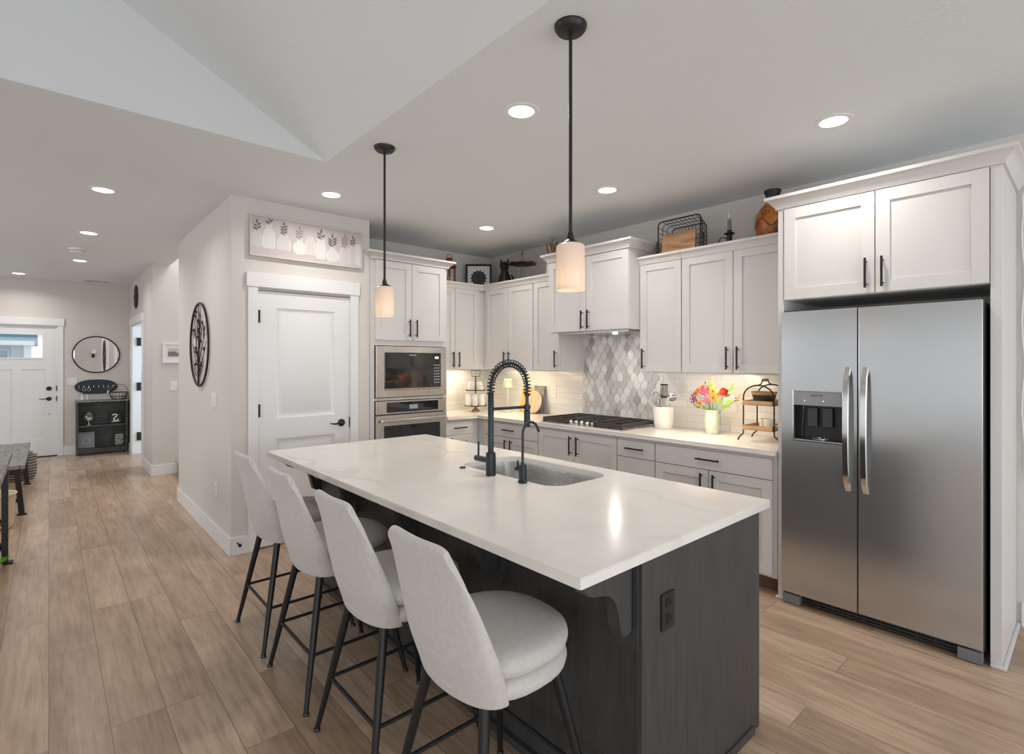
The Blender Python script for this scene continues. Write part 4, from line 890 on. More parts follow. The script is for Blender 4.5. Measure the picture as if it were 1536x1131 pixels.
# corner: tiered canister stand, lamp, boards
kx, ky = 3.62, 4.70
cs = thing('canister_stand', 'two tier bronze stand of white jars in the counter corner', 'jar stand', (kx, ky, CT))
lathe_obj('foot', cs, [(0, CT), (.05, CT), (.045, CT+.012), (.018, CT+.03), (.014, CT+.05), (.03, CT+.062), (0, CT+.062)], (kx, ky, 0), M['oak'])
for z, R in ((CT+.066, .125), (CT+.24, .11)): build('shelf_ring', MB().lathe([(0, z-.004), (R, z-.004), (R+.004, z), (R, z+.006), (R-.006, z+.002), (0, z+.002)], (kx, ky, 0), 28), M['wire'], cs)
mb = MB(); mb.tube([(kx, ky, CT+.06), (kx, ky, CT+.40)], .006, 8); build('pole', mb, M['wire'], cs)
rv = Vector((.748, -.664, 0)); P = [Vector((kx, ky, CT+.395))+rv*a+Vector((0, 0, b)) for a, b in ((-.055, .07), (-.045, 0), (.045, 0), (.055, .07))]; build('handle', MB().tube(P, .004, 6, closed=True), M['wire'], cs)
def jar(x, y, z, h, R, lab, m, dome):
    j = thing('jar', lab, 'jar', (x, y, z), 'white jars on the corner stand'); lathe_obj('body', j, [(0, z), (R, z), (R, z+h), (R*.8, z+h+.004), (0, z+h+.004)], (x, y, 0), m, 20)
    lathe_obj('lid', j, [(R*.85, z+h+.004), (R*.85, z+h+.014), (R*.5, z+h+.022), (0, z+h+.024)] if not dome else [(R, z+h+.004), (R*.9, z+h+.03), (R*.5, z+h+.05), (0, z+h+.055)], (x, y, 0), M['ceram'], 20)
for a, lab in ((-.078, 'white jar at the left of the lower canister stand shelf'), (-.005, 'white jar in the middle of the lower canister stand shelf'), (.072, 'white jar at the right of the lower canister stand shelf')):
    p = Vector((kx, ky, 0))+rv*a+Vector((-.66, -.75, 0))*.045; jar(p.x, p.y, CT+.069, .115, .034, lab, M['ceram'], False)
for a, lab in ((-.045, 'domed white jar at the left of the upper canister stand shelf'), (.05, 'domed white jar at the right of the upper canister stand shelf')):
    p = Vector((kx, ky, 0))+rv*a+Vector((-.66, -.75, 0))*.03; jar(p.x, p.y, CT+.243, .045, .042, lab, M['ceram'], True)
lx, ly = 3.86, 4.42
lp = thing('table_lamp', 'slim mint green table lamp in the counter corner', 'lamp', (lx, ly, CT))
lathe_obj('base', lp, [(0, CT), (.05, CT), (.05, CT+.008), (.01, CT+.014), (0, CT+.014)], (lx, ly, 0), M['lampg']); build('pole', MB().tube([(lx, ly, CT+.01), (lx, ly, CT+.36)], .006, 10), M['lampg'], lp)
o = lathe_obj('lamp_shade', lp, [(.063, CT+.275), (.046, CT+.365), (.044, CT+.365), (.061, CT+.275)], (lx, ly, 0), M['lampsh']); build('bulb', MB().sphere((lx, ly, CT+.31), .018), M['bulb'], lp)
l = bpy.data.lights.new('table_lamp_light', 'POINT'); l.energy = 3.0; l.color = (1, .88, .66); l.shadow_soft_size = .02; q = bpy.data.objects.new('table_lamp_light', l); COL.objects.link(q); q.location = (lx, ly, CT+.345)
def board(name, lab, m, x, y0, y1, z1, lean, th=.018, rnd=None):
    mb = MB()
    if rnd: mb.lathe([(0, 0), (rnd-.004, 0), (rnd, .004), (rnd, th-.004), (rnd-.004, th), (0, th)], (0, (y0+y1)/2, rnd), 40, axis=(-1, 0, 0))
    else: mb.box(-th, 0, y0, y1, 0, z1, .005)
    mb.xform(Matrix.Translation((x, 0, CT+.002)) @ Matrix.Rotation(lean, 4, 'Y')); return tag(build(name, mb, m), lab, 'cutting board')
board('cutting_board', 'orange wood rectangular cutting board leaning on the tile', M['owood'], 3.965, 4.13, 4.33, .27, .22)
board('cutting_board', 'brown grey rectangular board behind the round board', M['gwood'], 3.975, 3.99, 4.15, .30, .2)
board('round_cutting_board', 'pale round cutting board leaning beside the orange board', M['rwood'], 3.915, 3.96, 4.20, 0, .19, .016, .125)
def plate(name, lab, cat, face, c, u, z, w, h, kind, m='trim', n=1):
    r = thing(name, lab, cat, FP(face, c, u, 0, z)); build('plate', fbox(MB(), face, c, u-w/2, u+w/2, 0, .006, z-h/2, z+h/2, .002), M[m], r)
    for k in range(n):
        uu = u+(k-(n-1)/2)*.046
        if kind == 's': build('rocker', fbox(MB(), face, c, uu-.016, uu+.016, .006, .0085, z-.033, z+.033, .002), M[m], r)
        else:
            for q in (-.02, .02):
                s_ = build('socket', fbox(MB(), face, c, uu-.016, uu+.016, .006, .0085, z+q-.014, z+q+.014, .002), M[m], r)
                sl = MB()
                for e in (-.006, .006): fbox(sl, face, c, uu+e-.0012, uu+e+.0012, .0085, .009, z+q-.004, z+q+.006)
                build('slots', sl, M['blackp'], s_)
plate('wall_outlet', 'white outlet on the tile left of the mosaic', 'outlet', 'X', 4.048, 3.885, 1.152, .075, .118, 'o'); plate('wall_outlet', 'white outlet on the tile behind the bouquet', 'outlet', 'X', 4.048, 1.95, 1.13, .12, .118, 'o')
plate('wall_outlet', 'white outlet low on the hall wall above the baseboard', 'outlet', 'X', 1.035, 4.837, .42, .072, .118, 'o')
plate('light_switch', 'white triple light switch on the hall wall under the branch art', 'light switch', 'X', 1.035, 4.915, 1.155, .165, .118, 's', n=3)
plate('light_switch', 'white light switch on the passage wall under the white framed picture', 'light switch', 'Y', 8.13, 1.235, 1.155, .075, .118, 's')
plate('light_switch', 'white double light switch between the front door and the key rack', 'light switch', 'Y', 10.88, .275, 1.165, .118, .118, 's', n=2)
ds = thing('door_stop', 'small black door stop on the baseboard corner by the pantry door', 'door stop', (1.075, 4.365, .09)); build('stem', MB().tube([(1.075, 4.365, .09), (1.075, 4.30, .09)], .006, 8), M['black'], ds); build('bumper', MB().lathe([(0, 0), (.012, 0), (.012, .014), (0, .014)], (1.075, 4.305, .09), 12, axis=(0, -1, 0)), M['black'], ds)

# ================================================================== ON TOP OF THE UPPER CABINETS
TZ = 2.286; TF = 2.4105
jx, jy = 3.85, 1.545
jg = thing('pottery_jug', 'orange pottery jug with black neck on top of the cabinets', 'jug', (jx, jy, TZ))
lathe_obj('body', jg, [(0, TZ), (.066, TZ), (.072, TZ+.02), (.10, TZ+.09), (.117, TZ+.16), (.112, TZ+.215), (.085, TZ+.275), (.05, TZ+.312), (.045, TZ+.325), (0, TZ+.325)], (jx, jy, 0), M['jug'], 36)
lathe_obj('neck', jg, [(.046, TZ+.318), (.044, TZ+.35), (.047, TZ+.375), (.056, TZ+.39), (.056, TZ+.405), (.044, TZ+.408), (.036, TZ+.39), (0, TZ+.38)], (jx, jy, 0), M['black'], 28)
mb = MB(); P = []
def jr(z):
    T_ = [(.02, .072), (.09, .10), (.16, .117), (.215, .112), (.275, .085)]
    for (a, ra), (b, rb) in zip(T_, T_[1:]):
        if a <= z <= b: return ra+(rb-ra)*(z-a)/(b-a)
    return .085
for k in range(49): a = 2*PI*k/48; z = .165+.03*math.sin(a*5); R = jr(z)+.0006; P.append((jx+R*math.cos(a), jy+R*math.sin(a), TZ+z))
mb.tube(P, .003, 6)
random.seed(2)
for k in range(60): a = random.uniform(0, 2*PI); z = random.choice((random.uniform(.03, .11), random.uniform(.2, .26))); R = jr(z); mb.sphere((jx+R*math.cos(a), jy+R*math.sin(a), TZ+z), random.uniform(.003, .006), n=6)
build('painted_pattern', mb, M['jugline'], jg)
cx_, cy_ = 3.86, 1.865
ch = thing('candle_holder', 'black chamber candlestick with a candle on top of the cabinets', 'candle holder', (cx_, cy_, TZ))
lathe_obj('holder', ch, [(0, TZ), (.05, TZ), (.052, TZ+.01), (.02, TZ+.014), (.024, TZ+.05), (.018, TZ+.09), (.02, TZ+.15), (.038, TZ+.156), (.038, TZ+.162), (.018, TZ+.164), (.018, TZ+.185), (0, TZ+.185)], (cx_, cy_, 0), M['black'])
build('ring_handle', MB().tube([(cx_, cy_+.022+.03+.034*math.cos(a), TZ+.105+.034*math.sin(a)) for a in [2*PI*k/20 for k in range(20)]], .004, 6, closed=True), M['black'], ch)
lathe_obj('candle', ch, [(.014, TZ+.185), (.014, TZ+.26), (.006, TZ+.262), (.004, TZ+.275), (0, TZ+.275)], (cx_, cy_, 0), M['gwood'])
lathe_obj('flame_bulb', ch, [(0, TZ+.27), (.008, TZ+.28), (.009, TZ+.295), (.004, TZ+.325), (0, TZ+.335)], (cx_, cy_, 0), M['paper'])
# wire basket
wb = thing('wire_basket', 'dark wire basket standing on its side atop the cabinets', 'basket', (3.86, 2.255, TZ))
mb = MB(); bx0, bx1 = 3.80, 3.955; y0, y1 = 2.065, 2.445; zb, zt = TZ+.004, TZ+.345
def rr_loop(x, ins): return [(x, a, b) for a, b in rrect(y0+ins, y1-ins, zb+ins*.4, zt-ins, .035, 5)]
mb.tube(rr_loop(bx0, 0), .0055, 6, closed=True); mb.tube(rr_loop(bx0+.05, .012), .003, 5, closed=True); mb.tube(rr_loop(bx0+.10, .022), .003, 5, closed=True); mb.tube(rr_loop(bx1, .035), .0045, 6, closed=True)
for k in range(9):
    t = (k+.5)/9; ya = y0+.02+(y1-y0-.04)*t; yb = y0+.05+(y1-y0-.10)*t
    mb.tube([(bx0, ya, zt), (bx1, yb, zt-.035), (bx1, yb, zb+.014), (bx0, ya, zb)], .0022, 5)
for k in range(7):
    t = (k+.5)/7; za = zb+.02+(zt-zb-.04)*t; zc = zb+.03+(zt-zb-.09)*t
    mb.tube([(bx0, y0, za), (bx1, y0+.035, zc), (bx1, y1-.035, zc), (bx0, y1, za)], .0022, 5)
build('wire_frame', mb, M['wire'], wb)
for y, s_ in ((y0, -1), (y1, 1)): build('handle', MB().tube([(bx0+.02, y, TZ+.05), (bx0+.01, y+s_*.018, TZ+.06), (bx0, y+s_*.02, TZ+.13), (bx0+.01, y+s_*.018, TZ+.19), (bx0+.02, y, TZ+.2)], .0035, 6), M['wire'], wb)
mb = MB(); mb.box(-.018, 0, 2.09, 2.385, 0, .225, .003); mb.xform(Matrix.Translation((3.765, 0, TZ+.001)) @ Matrix.Rotation(.10, 4, 'Y')); tag(build('wood_board', mb, M['bwood']), 'brown wood board propped against the wire basket', 'board')
# white vase with feathers, gold stand, cat, picture, lantern
wx, wy = 3.86, 3.72
wv_ = thing('dried_flower_vase', 'white vase on the cabinets beside the hood', 'vase', (wx, wy, TZ)); lathe_obj('body', wv_, [(0, TZ), (.055, TZ), (.066, TZ+.02), (.068, TZ+.17), (.055, TZ+.215), (.045, TZ+.225), (.045, TZ+.26), (.04, TZ+.26), (.038, TZ+.22), (0, TZ+.2)], (wx, wy, 0), M['ceram'])
random.seed(3)
for k in range(18):
    a = 2*PI*k/18; q_ = .55+.45*(k % 2); d_ = Vector((.06*q_*math.cos(a), .085*q_*math.sin(a), .13+.06*random.random())); b0 = Vector((wx, wy, TZ+.24)); tip = b0+d_
    f_ = thing('dried_feather', 'brown dried feather head in the white vase beside the hood', 'dried flower', b0, 'dried feathers in the white vase'); build('stem', MB().tube([b0-Vector((0, 0, .05)), b0+d_*.45], .0018, 5), M['feather'], f_)
    mb = MB(); mb.tube([b0+d_*.35, b0+d_*.55, b0+d_*.8, tip+Vector((0, 0, .008))], [.003, .012, .013, .002], 8); build('plume', mb, M['feather'] if k % 3 else M['feather2'], f_)
gx_, gy_ = 3.85, 4.17
gs = thing('brass_stand', 'brass tray stand with tall centre rod on the corner cabinets', 'stand', (gx_, gy_, TZ))
lathe_obj('base', gs, [(0, TZ), (.07, TZ), (.07, TZ+.006), (.02, TZ+.014), (0, TZ+.014)], (gx_, gy_, 0), M['gold'])
mb = MB()
for s_ in (-.012, .012): mb.tube([(gx_+s_*.6, gy_-s_, TZ+.01), (gx_+s_*.6, gy_-s_, TZ+.26)], .004, 6)
mb.tube([(gx_, gy_, TZ+.25), (gx_, gy_, TZ+.36)], .0045, 6); mb.sphere((gx_, gy_, TZ+.375), .014, n=10); mb.tube([(gx_, gy_, TZ+.355), (gx_-.03, gy_+.03, TZ+.36), (gx_-.045, gy_+.045, TZ+.345), (gx_-.03, gy_+.03, TZ+.33)], .005, 6); build('rod', mb, M['gold'], gs)
lathe_obj('tray', gs, [(0, TZ+.247), (.10, TZ+.244), (.148, TZ+.250), (.148, TZ+.253), (.10, TZ+.248), (0, TZ+.25)], (gx_, gy_, 0), M['wire']); build('tray_rim', MB().tube([(gx_+.15*math.cos(a), gy_+.15*math.sin(a), TZ+.256+.004*math.cos(8*a)) for a in [2*PI*k/48 for k in range(48)]], .007, 8, closed=True), M['gold'], gs)
qx, qy = 3.83, 4.44
ct_ = thing('cat_figurine', 'black seated cat figurine on the corner cabinets', 'figurine', (qx, qy, TZ))
mb = MB(); rg = []; fw = Vector((-.72, -.69, 0)); sd = Vector((.69, -.72, 0)); cp_ = Vector((qx, qy, TZ))
for z, a, b, o_ in ((0, .055, .06, 0), (.03, .075, .072, 0), (.09, .078, .07, 0), (.15, .062, .056, .004), (.195, .042, .04, .01), (.215, .038, .036, .014), (.235, .048, .045, .02), (.265, .054, .05, .024), (.295, .045, .04, .022), (.308, .02, .02, .02)):
    rg.append([cp_+Vector((0, 0, z))+fw*(o_+b*math.sin(2*PI*k/18))+sd*(a*math.cos(2*PI*k/18)) for k in range(18)])
mb.rings(rg)
for s_ in (-1, 1): mb.rings([[cp_+Vector((0, 0, .285))+sd*(s_*.032+.02*math.cos(q))+fw*(.02+.012*math.sin(q)) for q in [2*PI*k/8 for k in range(8)]], [cp_+Vector((0, 0, .345))+sd*(s_*.045+.002*math.cos(q))+fw*(.022+.002*math.sin(q)) for q in [2*PI*k/8 for k in range(8)]]])
mb.sphere(cp_+fw*.066+Vector((0, 0, .258)), .016, n=10)
for s_ in (-1, 1): mb.tube([cp_+fw*.05+sd*s_*.028+Vector((0, 0, .15)), cp_+fw*.075+sd*s_*.03+Vector((0, 0, .05)), cp_+fw*.085+sd*s_*.03+Vector((0, 0, .006))], [.022, .018, .016], 10)
build('body', mb, M['black'], ct_); build('tail', MB().tube([cp_+sd*.06-fw*.03+Vector((0, 0, .02)), cp_+sd*.095+Vector((0, 0, .06)), cp_+sd*.092+Vector((0, 0, .13)), cp_+sd*.075+Vector((0, 0, .165))], [.012, .012, .011, .007], 8), M['black'], ct_)
def framed(name, label, cat, centre, normal_deg, w, h, fw_, fm, bgm, lean=0, art=None, dep=.02):
    """picture standing at centre (bottom middle); local x right, y up, z out of the picture"""
    r = thing(name, label, cat, centre); R = Matrix.Translation(centre) @ Matrix.Rotation(math.radians(normal_deg), 4, 'Z') @ Matrix.Rotation(lean, 4, 'X') @ Matrix(((1, 0, 0, 0), (0, 0, -1, 0), (0, 1, 0, 0), (0, 0, 0, 1)))
    mb = MB()
    for a in ((-w/2, -w/2+fw_, 0, h), (w/2-fw_, w/2, 0, h), (-w/2+fw_, w/2-fw_, 0, fw_), (-w/2+fw_, w/2-fw_, h-fw_, h)): mb.box(*a, -dep/2, dep/2, .0015)
    mb.xform(R); build('frame', mb, fm, r); mb = MB().box(-w/2+fw_*.8, w/2-fw_*.8, fw_*.8, h-fw_*.8, -dep/2, dep/2-.008); mats = [bgm]; 
    if art: mats = art(mb, w, h, dep/2-.008, mats)
    mb.xform(R); build('picture', mb, mats, r); return r
def art_mandala(mb, w, h, z, mats):
    n = 14; P = []
    for k in range(n*6):
        a = 2*PI*k/(n*6); R = w*.27+w*.065*(1-abs(math.sin(a*n/2))); P.append((R*math.cos(a), h/2+R*math.sin(a)))
    mb.prism(P, lambda a, b, d: Vector((a, b, d)), z, z+.002, 1); return mats+[M['dkgrey']]
framed('framed_medallion', 'black framed print of a dark medallion in the cabinet corner', 'picture', (3.74, 4.80, TZ), -41, .30, .33, .022, M['black'], M['paper'], -.08, art_mandala)
mb = MB(); fwv = Vector((-.66, -.75, 0)); ez = Vector((3.70, 4.755, TZ)); sdv = Vector((.75, -.66, 0))
for s_ in (-1, 1): mb.tube([ez+sdv*s_*.07+fwv*.05+Vector((0, 0, .045)), ez+sdv*s_*.07+fwv*.035+Vector((0, 0, .012)), ez+sdv*s_*.07-fwv*.02+Vector((0, 0, .006))], .006, 6)
mb.tube([ez-sdv*.09+Vector((0, 0, .006)), ez+sdv*.09+Vector((0, 0, .006))], .006, 6); tag(build('picture_easel', mb, M['black']), 'small black easel feet holding the framed medallion', 'easel')
ax_, ay_ = 3.33, 4.80
ln = thing('lantern', 'rust red metal lantern behind the oven tower crown', 'lantern', (ax_, ay_, TZ))
mb = MB(); R_ = .075
mb.lathe([(0, TZ), (R_, TZ), (R_, TZ+.02), (0, TZ+.02)], (ax_, ay_, 0), 6)
for k in range(6): a = PI/3*k; mb.tube([(ax_+R_*.92*math.cos(a), ay_+R_*.92*math.sin(a), TZ+.015), (ax_+R_*.92*math.cos(a), ay_+R_*.92*math.sin(a), TZ+.235)], .007, 6)
build('cage', mb, M['rust'], ln); lathe_obj('roof', ln, [(R_+.012, TZ+.235), (R_+.008, TZ+.25), (.04, TZ+.29), (.035, TZ+.32), (.045, TZ+.328), (.02, TZ+.345), (0, TZ+.35)], (ax_, ay_, 0), M['rust'], 6); build('handle_ring', MB().tube([(ax_+.026*math.cos(a)*.75, ay_-.026*math.cos(a)*.66, TZ+.36+.026*math.sin(a)) for a in [2*PI*k/16 for k in range(16)]], .004, 6, closed=True), M['rust'], ln)
lathe_obj('candle', ln, [(0, TZ+.02), (.028, TZ+.02), (.028, TZ+.13), (0, TZ+.13)], (ax_, ay_, 0), M['wick'], 16)

# ================================================================== WALL ART
# long picture of vases above the pantry door
pa = thing('vase_picture', 'long pale picture of leafy vases above the pantry door', 'picture', (1.62, 4.36, 2.30))
px0, px1, pz0, pz1 = 1.158, 2.082, 2.298, 2.622; c = 4.38; mb = MB(); f_ = .014
for a in ((px0, px0+f_, pz0, pz1), (px1-f_, px1, pz0, pz1), (px0+f_, px1-f_, pz0, pz0+f_), (px0+f_, px1-f_, pz1-f_, pz1)): fbox(mb, 'Y', c, a[0], a[1], .0, .034, a[2], a[3], .002)
build('frame', mb, M['artframe'], pa)
mb = MB(); fbox(mb, 'Y', c, px0+.01, px1-.01, .002, .024, pz0+.01, pz1-.01); Wd = px1-px0; LV = [.024]
def blob(P, mi):
    LV[0] += .00006; d = LV[0]; mb.prism(P, lambda a, b, e: FP('Y', c, a, e, b), d, d+.0003, mi)
def vasep(x, zb, h, w, neck, sh, mi=1, out=False):
    pr = {0: [(.45, 0), (.8, .10), (1, .38), (.88, .66), (neck, .86), (neck, 1)], 1: [(.8, 0), (.95, .1), (1, .4), (.85, .7), (neck, .9), (neck*1.1, 1)], 2: [(.9, 0), (1, .05), (1, .75), (neck, .85), (neck*1.15, 1)]}[sh]
    def outline(e): return [(x+w/2*a*e, zb+h*b) for a, b in pr]+[(x-w/2*a*e, zb+h*b) for a, b in pr[::-1]]
    blob(outline(1.10), 3); blob(outline(1.0), mi)
def leafp(x, z, a, L_, w, mi): d = Vector((math.cos(a), math.sin(a))); n_ = Vector((-d.y, d.x)); p = Vector((x, z)); blob([tuple(p), tuple(p+d*L_*.45+n_*w), tuple(p+d*L_), tuple(p+d*L_*.45-n_*w)], mi)
zb = pz0+.075
VS = [(.055, .0, .125, .085, .45, 0, 2), (.145, -.005, .19, .085, .35, 1, 1), (.26, -.005, .125, .10, .5, 1, 2), (.385, -.02, .125, .095, .35, 0, 1), (.475, -.015, .155, .08, .5, 1, 2), (.565, -.035, .165, .07, .75, 2, 1), (.665, -.045, .125, .10, .35, 0, 1), (.775, -.045, .135, .095, .7, 1, 2), (.85, -.035, .155, .065, .6, 2, 2), (.905, -.05, .19, .045, .9, 2, 1)]
for a in VS: vasep(px0+a[0]*.985, zb+a[1], a[2], a[3], a[4], a[5], a[6])
for vi, n_, Lf, mi in ((0, 5, .038, 4), (1, 3, .040, 4), (2, 7, .036, 4), (3, 7, .042, 4), (5, 4, .046, 4), (6, 7, .052, 4), (7, 9, .042, 5), (8, 5, .034, 4)):
    a = VS[vi]; x = px0+a[0]*.985; z = zb+a[1]+a[2]; hgt = .025+.010*n_*.75
    blob([(x-.0012, z-.01), (x+.0012, z-.01), (x+.0012, z+hgt), (x-.0012, z+hgt)], mi)
    for k in range(n_): s_ = 1 if k % 2 else -1; zz = z+hgt*(k+.3)/n_; leafp(x, zz, PI/2-s_*(.95 if k < n_-1 else .05), Lf, .009 if mi == 4 and vi != 3 else .0035, mi)
build('canvas', mb, [M['artbg'], M['artv'], M['artv2'], M['arto'], M['artl'], M['artl2']], pa)
# oval branch art on hall wall
ta = thing('branch_wall_art', 'black oval metal wall art with twigs on the hall wall', 'wall art', (1.02, 5.43, 1.25))
oy, oz, ow, oh = 5.43, 1.63, .375, .375; FX = lambda y, z, d=.016: Vector((1.035-d, y, z))
build('ring', MB().tube([FX(oy+ow*math.cos(a), oz+oh*math.sin(a)) for a in [2*PI*k/56 for k in range(56)]], .0095, 8, closed=True), M['wire'], ta)
mb = MB(); random.seed(12); tips = []
mb.tube([FX(oy+.02, oz-oh+.01), FX(oy+.03, oz-.1), FX(oy-.02, oz+.1), FX(oy+.02, oz+oh-.01)], [.009, .008, .006, .003], 7)
for y0_, z0_, y1_, z1_ in ((.025, -.25, .18, .25), (.03, -.2, -.2, .05), (0, -.05, -.14, .18), (.01, .0, .12, .27), (.03, -.28, -.26, -.02), (.02, -.22, .24, -.02), (0, .1, -.06, .3), (.02, -.3, .2, -.2), (.02, -.3, -.17, -.18), (-.2, .05, -.2, .15), (.1, .08, .26, .1)):
    mid = (oy+(y0_+y1_)/2+random.uniform(-.03, .03), oz+(z0_+z1_)/2-.02); mb.tube([FX(oy+y0_, oz+z0_), FX(*mid), FX(oy+y1_, oz+z1_)], [.005, .004, .002], 6)
    for k in range(4):
        t = .35+.2*k; by = oy+y0_+(y1_-y0_)*t; bz = oz+z0_+(z1_-z0_)*t; s_ = random.choice((-1, 1)); mb.tube([FX(by, bz), FX(by+s_*.035, bz+.045)], [.0025, .0015], 5); tips.append((by+s_*.035, bz+.045))
build('branches', mb, M['wire'], ta)
for k, (y, z) in enumerate(tips):
    if ((y-oy)/ow)**2+((z-oz)/oh)**2 > .85: continue
    if k % 3 == 0: build('bud', MB().sphere(FX(y, z, .022), .017, (.5, 1, 1), 8), M['black'], ta)
    elif k % 3 == 1: build('leaf', MB().sphere(FX(y, z), .010, (.3, .7, 1.6), 6), M['wire'], ta)
# flower medallion above side door
md = thing('flower_medallion', 'black metal flower medallion above the side doorway', 'wall art', (.99, 9.70, 2.46))
mb = MB(); FM = lambda y, z: Vector((.985, 9.70+y, 2.46+z)); mb.tube([FM(.05*math.cos(a), .05*math.sin(a)) for a in [2*PI*k/16 for k in range(16)]], .012, 6, closed=True)
for k in range(8):
    a = 2*PI*k/8; cy_2, cz_2 = .115*math.cos(a), .115*math.sin(a); mb.tube([FM(cy_2+.052*math.cos(b), cz_2+.052*math.sin(b)) for b in [2*PI*j/14 for j in range(14)]], .010, 6, closed=True); mb.tube([FM(.05*math.cos(a), .05*math.sin(a)), FM(.165*math.cos(a), .165*math.sin(a))], .008, 6)
build('petals', mb, M['black'], md); build('centre', MB().sphere((.98, 9.70, 2.46), .035, (.5, 1, 1)), M['black'], md)
def art_sketch(mb, w, h, z, mats):
    random.seed(5); mb.prism([(-w*.3, h*.28), (w*.3, h*.28), (w*.3, h*.72), (-w*.3, h*.72)], lambda a, b, d: Vector((a, b, d)), z, z+.001, 1)
    P = [(-w*.28, h*.34)]+[(-w*.28+w*.56*k/9, h*(.48+.10*random.random())) for k in range(10)]+[(w*.28, h*.34)]; mb.prism(P, lambda a, b, d: Vector((a, b, d)), z+.001, z+.002, 2)
    return mats+[mat('sketch_paper', (.52, .51, .50), .8), mat('sketch_ink', (.20, .19, .19), .8)]
framed('framed_sketch', 'white framed grey sketch on the passage wall', 'picture', (1.245, 8.118, 1.46), 0, .27, .27, .028, M['trim'], M['paper'], 0, art_sketch)

# ================================================================== ENTRY
mr = thing('oval_mirror', 'wide oval mirror with thin black frame by the front door', 'mirror', (.58, 10.87, 1.59))
mcx, mcz, mw_, mh_ = .58, 1.595, .298, .292
E_ = lambda s, d: [Vector((mcx+mw_*s*math.cos(a), 10.88-d, mcz+mh_*s*math.sin(a))) for a in [2*PI*k/56 for k in range(56)]]
mb = MB(); mb.rings([E_(.98, .004), E_(.98, .016)]); g = build('mirror_glass', mb, M['mirror'], mr); build('frame', MB().tube(E_(1, .014), .010, 8, closed=True), M['black'], mr)
sh = thing('bookcase', 'low charcoal two shelf bookcase under the mirror', 'bookcase', (.645, 10.75, 0)); x0, x1 = .318, .968; y0, y1 = 10.62, 10.86
mb = MB(); mb.box(x0-.012, x1+.012, y0-.012, y1, .838, .862, .003); build('top', mb, M['gwood'], sh)
for x in (x0, x1-.026): build('side_panel', MB().box(x, x+.026, y0, y1, 0, .838, .002), M['dwood'], sh)
build('back_panel', MB().box(x0+.02, x1-.02, y1-.012, y1, .05, .838), M['dwood'], sh)
for z in (.075, .445): build('shelf', MB().box(x0+.026, x1-.026, y0+.004, y1-.012, z, z+.024, .002), M['dwood'], sh)
build('base_rail', MB().box(x0+.026, x1-.026, y0+.008, y0+.026, .025, .075).box(x0+.05, x0+.20, y0+.008, y0+.026, 0.012, .03).box(x1-.20, x1-.05, y0+.008, y0+.026, .012, .03), M['dwood'], sh)
zs = .4695
gb = thing('glass_bowl', 'round footed glass bowl on the upper bookcase shelf', 'bowl', (.475, 10.72, zs)); lathe_obj('bowl', gb, [(0, zs+.05), (.05, zs+.058), (.085, zs+.10), (.09, zs+.14), (.07, zs+.19), (.05, zs+.215), (.047, zs+.215), (.066, zs+.19), (.085, zs+.14), (.08, zs+.10), (0, zs+.056)], (.475, 10.72, 0), M['glass']); lathe_obj('foot', gb, [(0, zs), (.05, zs), (.048, zs+.006), (.012, zs+.014), (.012, zs+.045), (.03, zs+.055), (0, zs+.056)], (.475, 10.72, 0), M['chrome'])
tag(build('bowl_filler', MB().sphere((.465, 10.715, zs+.10), .022, n=10).sphere((.495, 10.72, zs+.095), .026, n=10).sphere((.475, 10.69, zs+.09), .024, n=10).sphere((.48, 10.745, zs+.092), .024, n=10), M['ceram']), 'white pebbles heaped inside the footed glass bowl', 'pebbles')
def art_letter(mb, w, h, z, mats):
    F3 = lambda a, b, d: Vector((a, b, d)); P = [(-.06, .20), (-.03, .225), (.02, .22), (.035, .19), (.0, .155), (-.035, .12), (-.03, .075), (.03, .065), (.06, .10)]
    for (a, b), (e, f) in zip(P, P[1:]): mb.bar((a*w/.25, b*h/.28, z+.001), (e*w/.25, f*h/.28, z+.001), .02, .0012, 1)
    mb.prism([(-w*.3, h*.14), (w*.3, h*.14), (w*.3, h*.22), (-w*.3, h*.22)], F3, z, z+.001, 1); return mats+[M['paper']]
framed('framed_sign', 'tilted black frame with cream script shape on the upper bookcase shelf', 'picture', (.82, 10.73, zs+.001), 6, .165, .185, .014, M['black'], M['dkgrey'], -.2, art_letter)
def art_moon(mb, w, h, z, mats):
    mb.bm.verts.ensure_lookup_table(); mb.rings([[Vector((R*math.cos(a), h*.45+R*math.sin(a), z+d)) for a in [2*PI*k/24 for k in range(24)]] for R, d in ((w*.26, 0), (w*.26, .002), (w*.18, .002), (w*.18, 0))], cap=False, mi=1)
    mb.bar((-w*.4, h*.8, z), (w*.4, h*.72, z), .006, .002, 1); return mats+[mat('print_grey', (.38, .40, .42), .6)]
framed('framed_print', 'grey framed print with a pale ring on the lower bookcase shelf', 'picture', (.445, 10.74, .1), 0, .215, .255, .012, M['gwood'], mat('slate_print', (.24, .26, .28), .35), -.12, art_moon)
def art_words(mb, w, h, z, mats):
    random.seed(8)
    for r_ in range(7):
        x = -w*.36
        while x < w*.28: L_ = random.uniform(.008, .024); mb.box(x, min(x+L_, w*.36), h*(.12+.115*r_), h*(.12+.115*r_)+.012, z, z+.001, 0, 1); x += L_+.007
    return mats+[M['paper']]
framed('word_sign', 'black sign covered in white lettering on the lower bookcase shelf', 'sign', (.865, 10.72, .1), -4, .14, .215, .008, M['black'], M['dkgrey'], -.06, art_words)
kr = thing('key_rack', 'black oval wall rack with hooks holding keys above the bookcase', 'key rack', (.58, 10.87, 1.07)); mb = MB()
P = [(.58+.275*math.copysign(abs(math.cos(a))**.8, math.cos(a)), 1.072+.118*math.sin(a)) for a in [2*PI*k/40 for k in range(40)]]; mb.prism(P, lambda a, b, d: Vector((a, 10.88-d, b)), 0, .018); build('board', mb, M['slate'], kr)
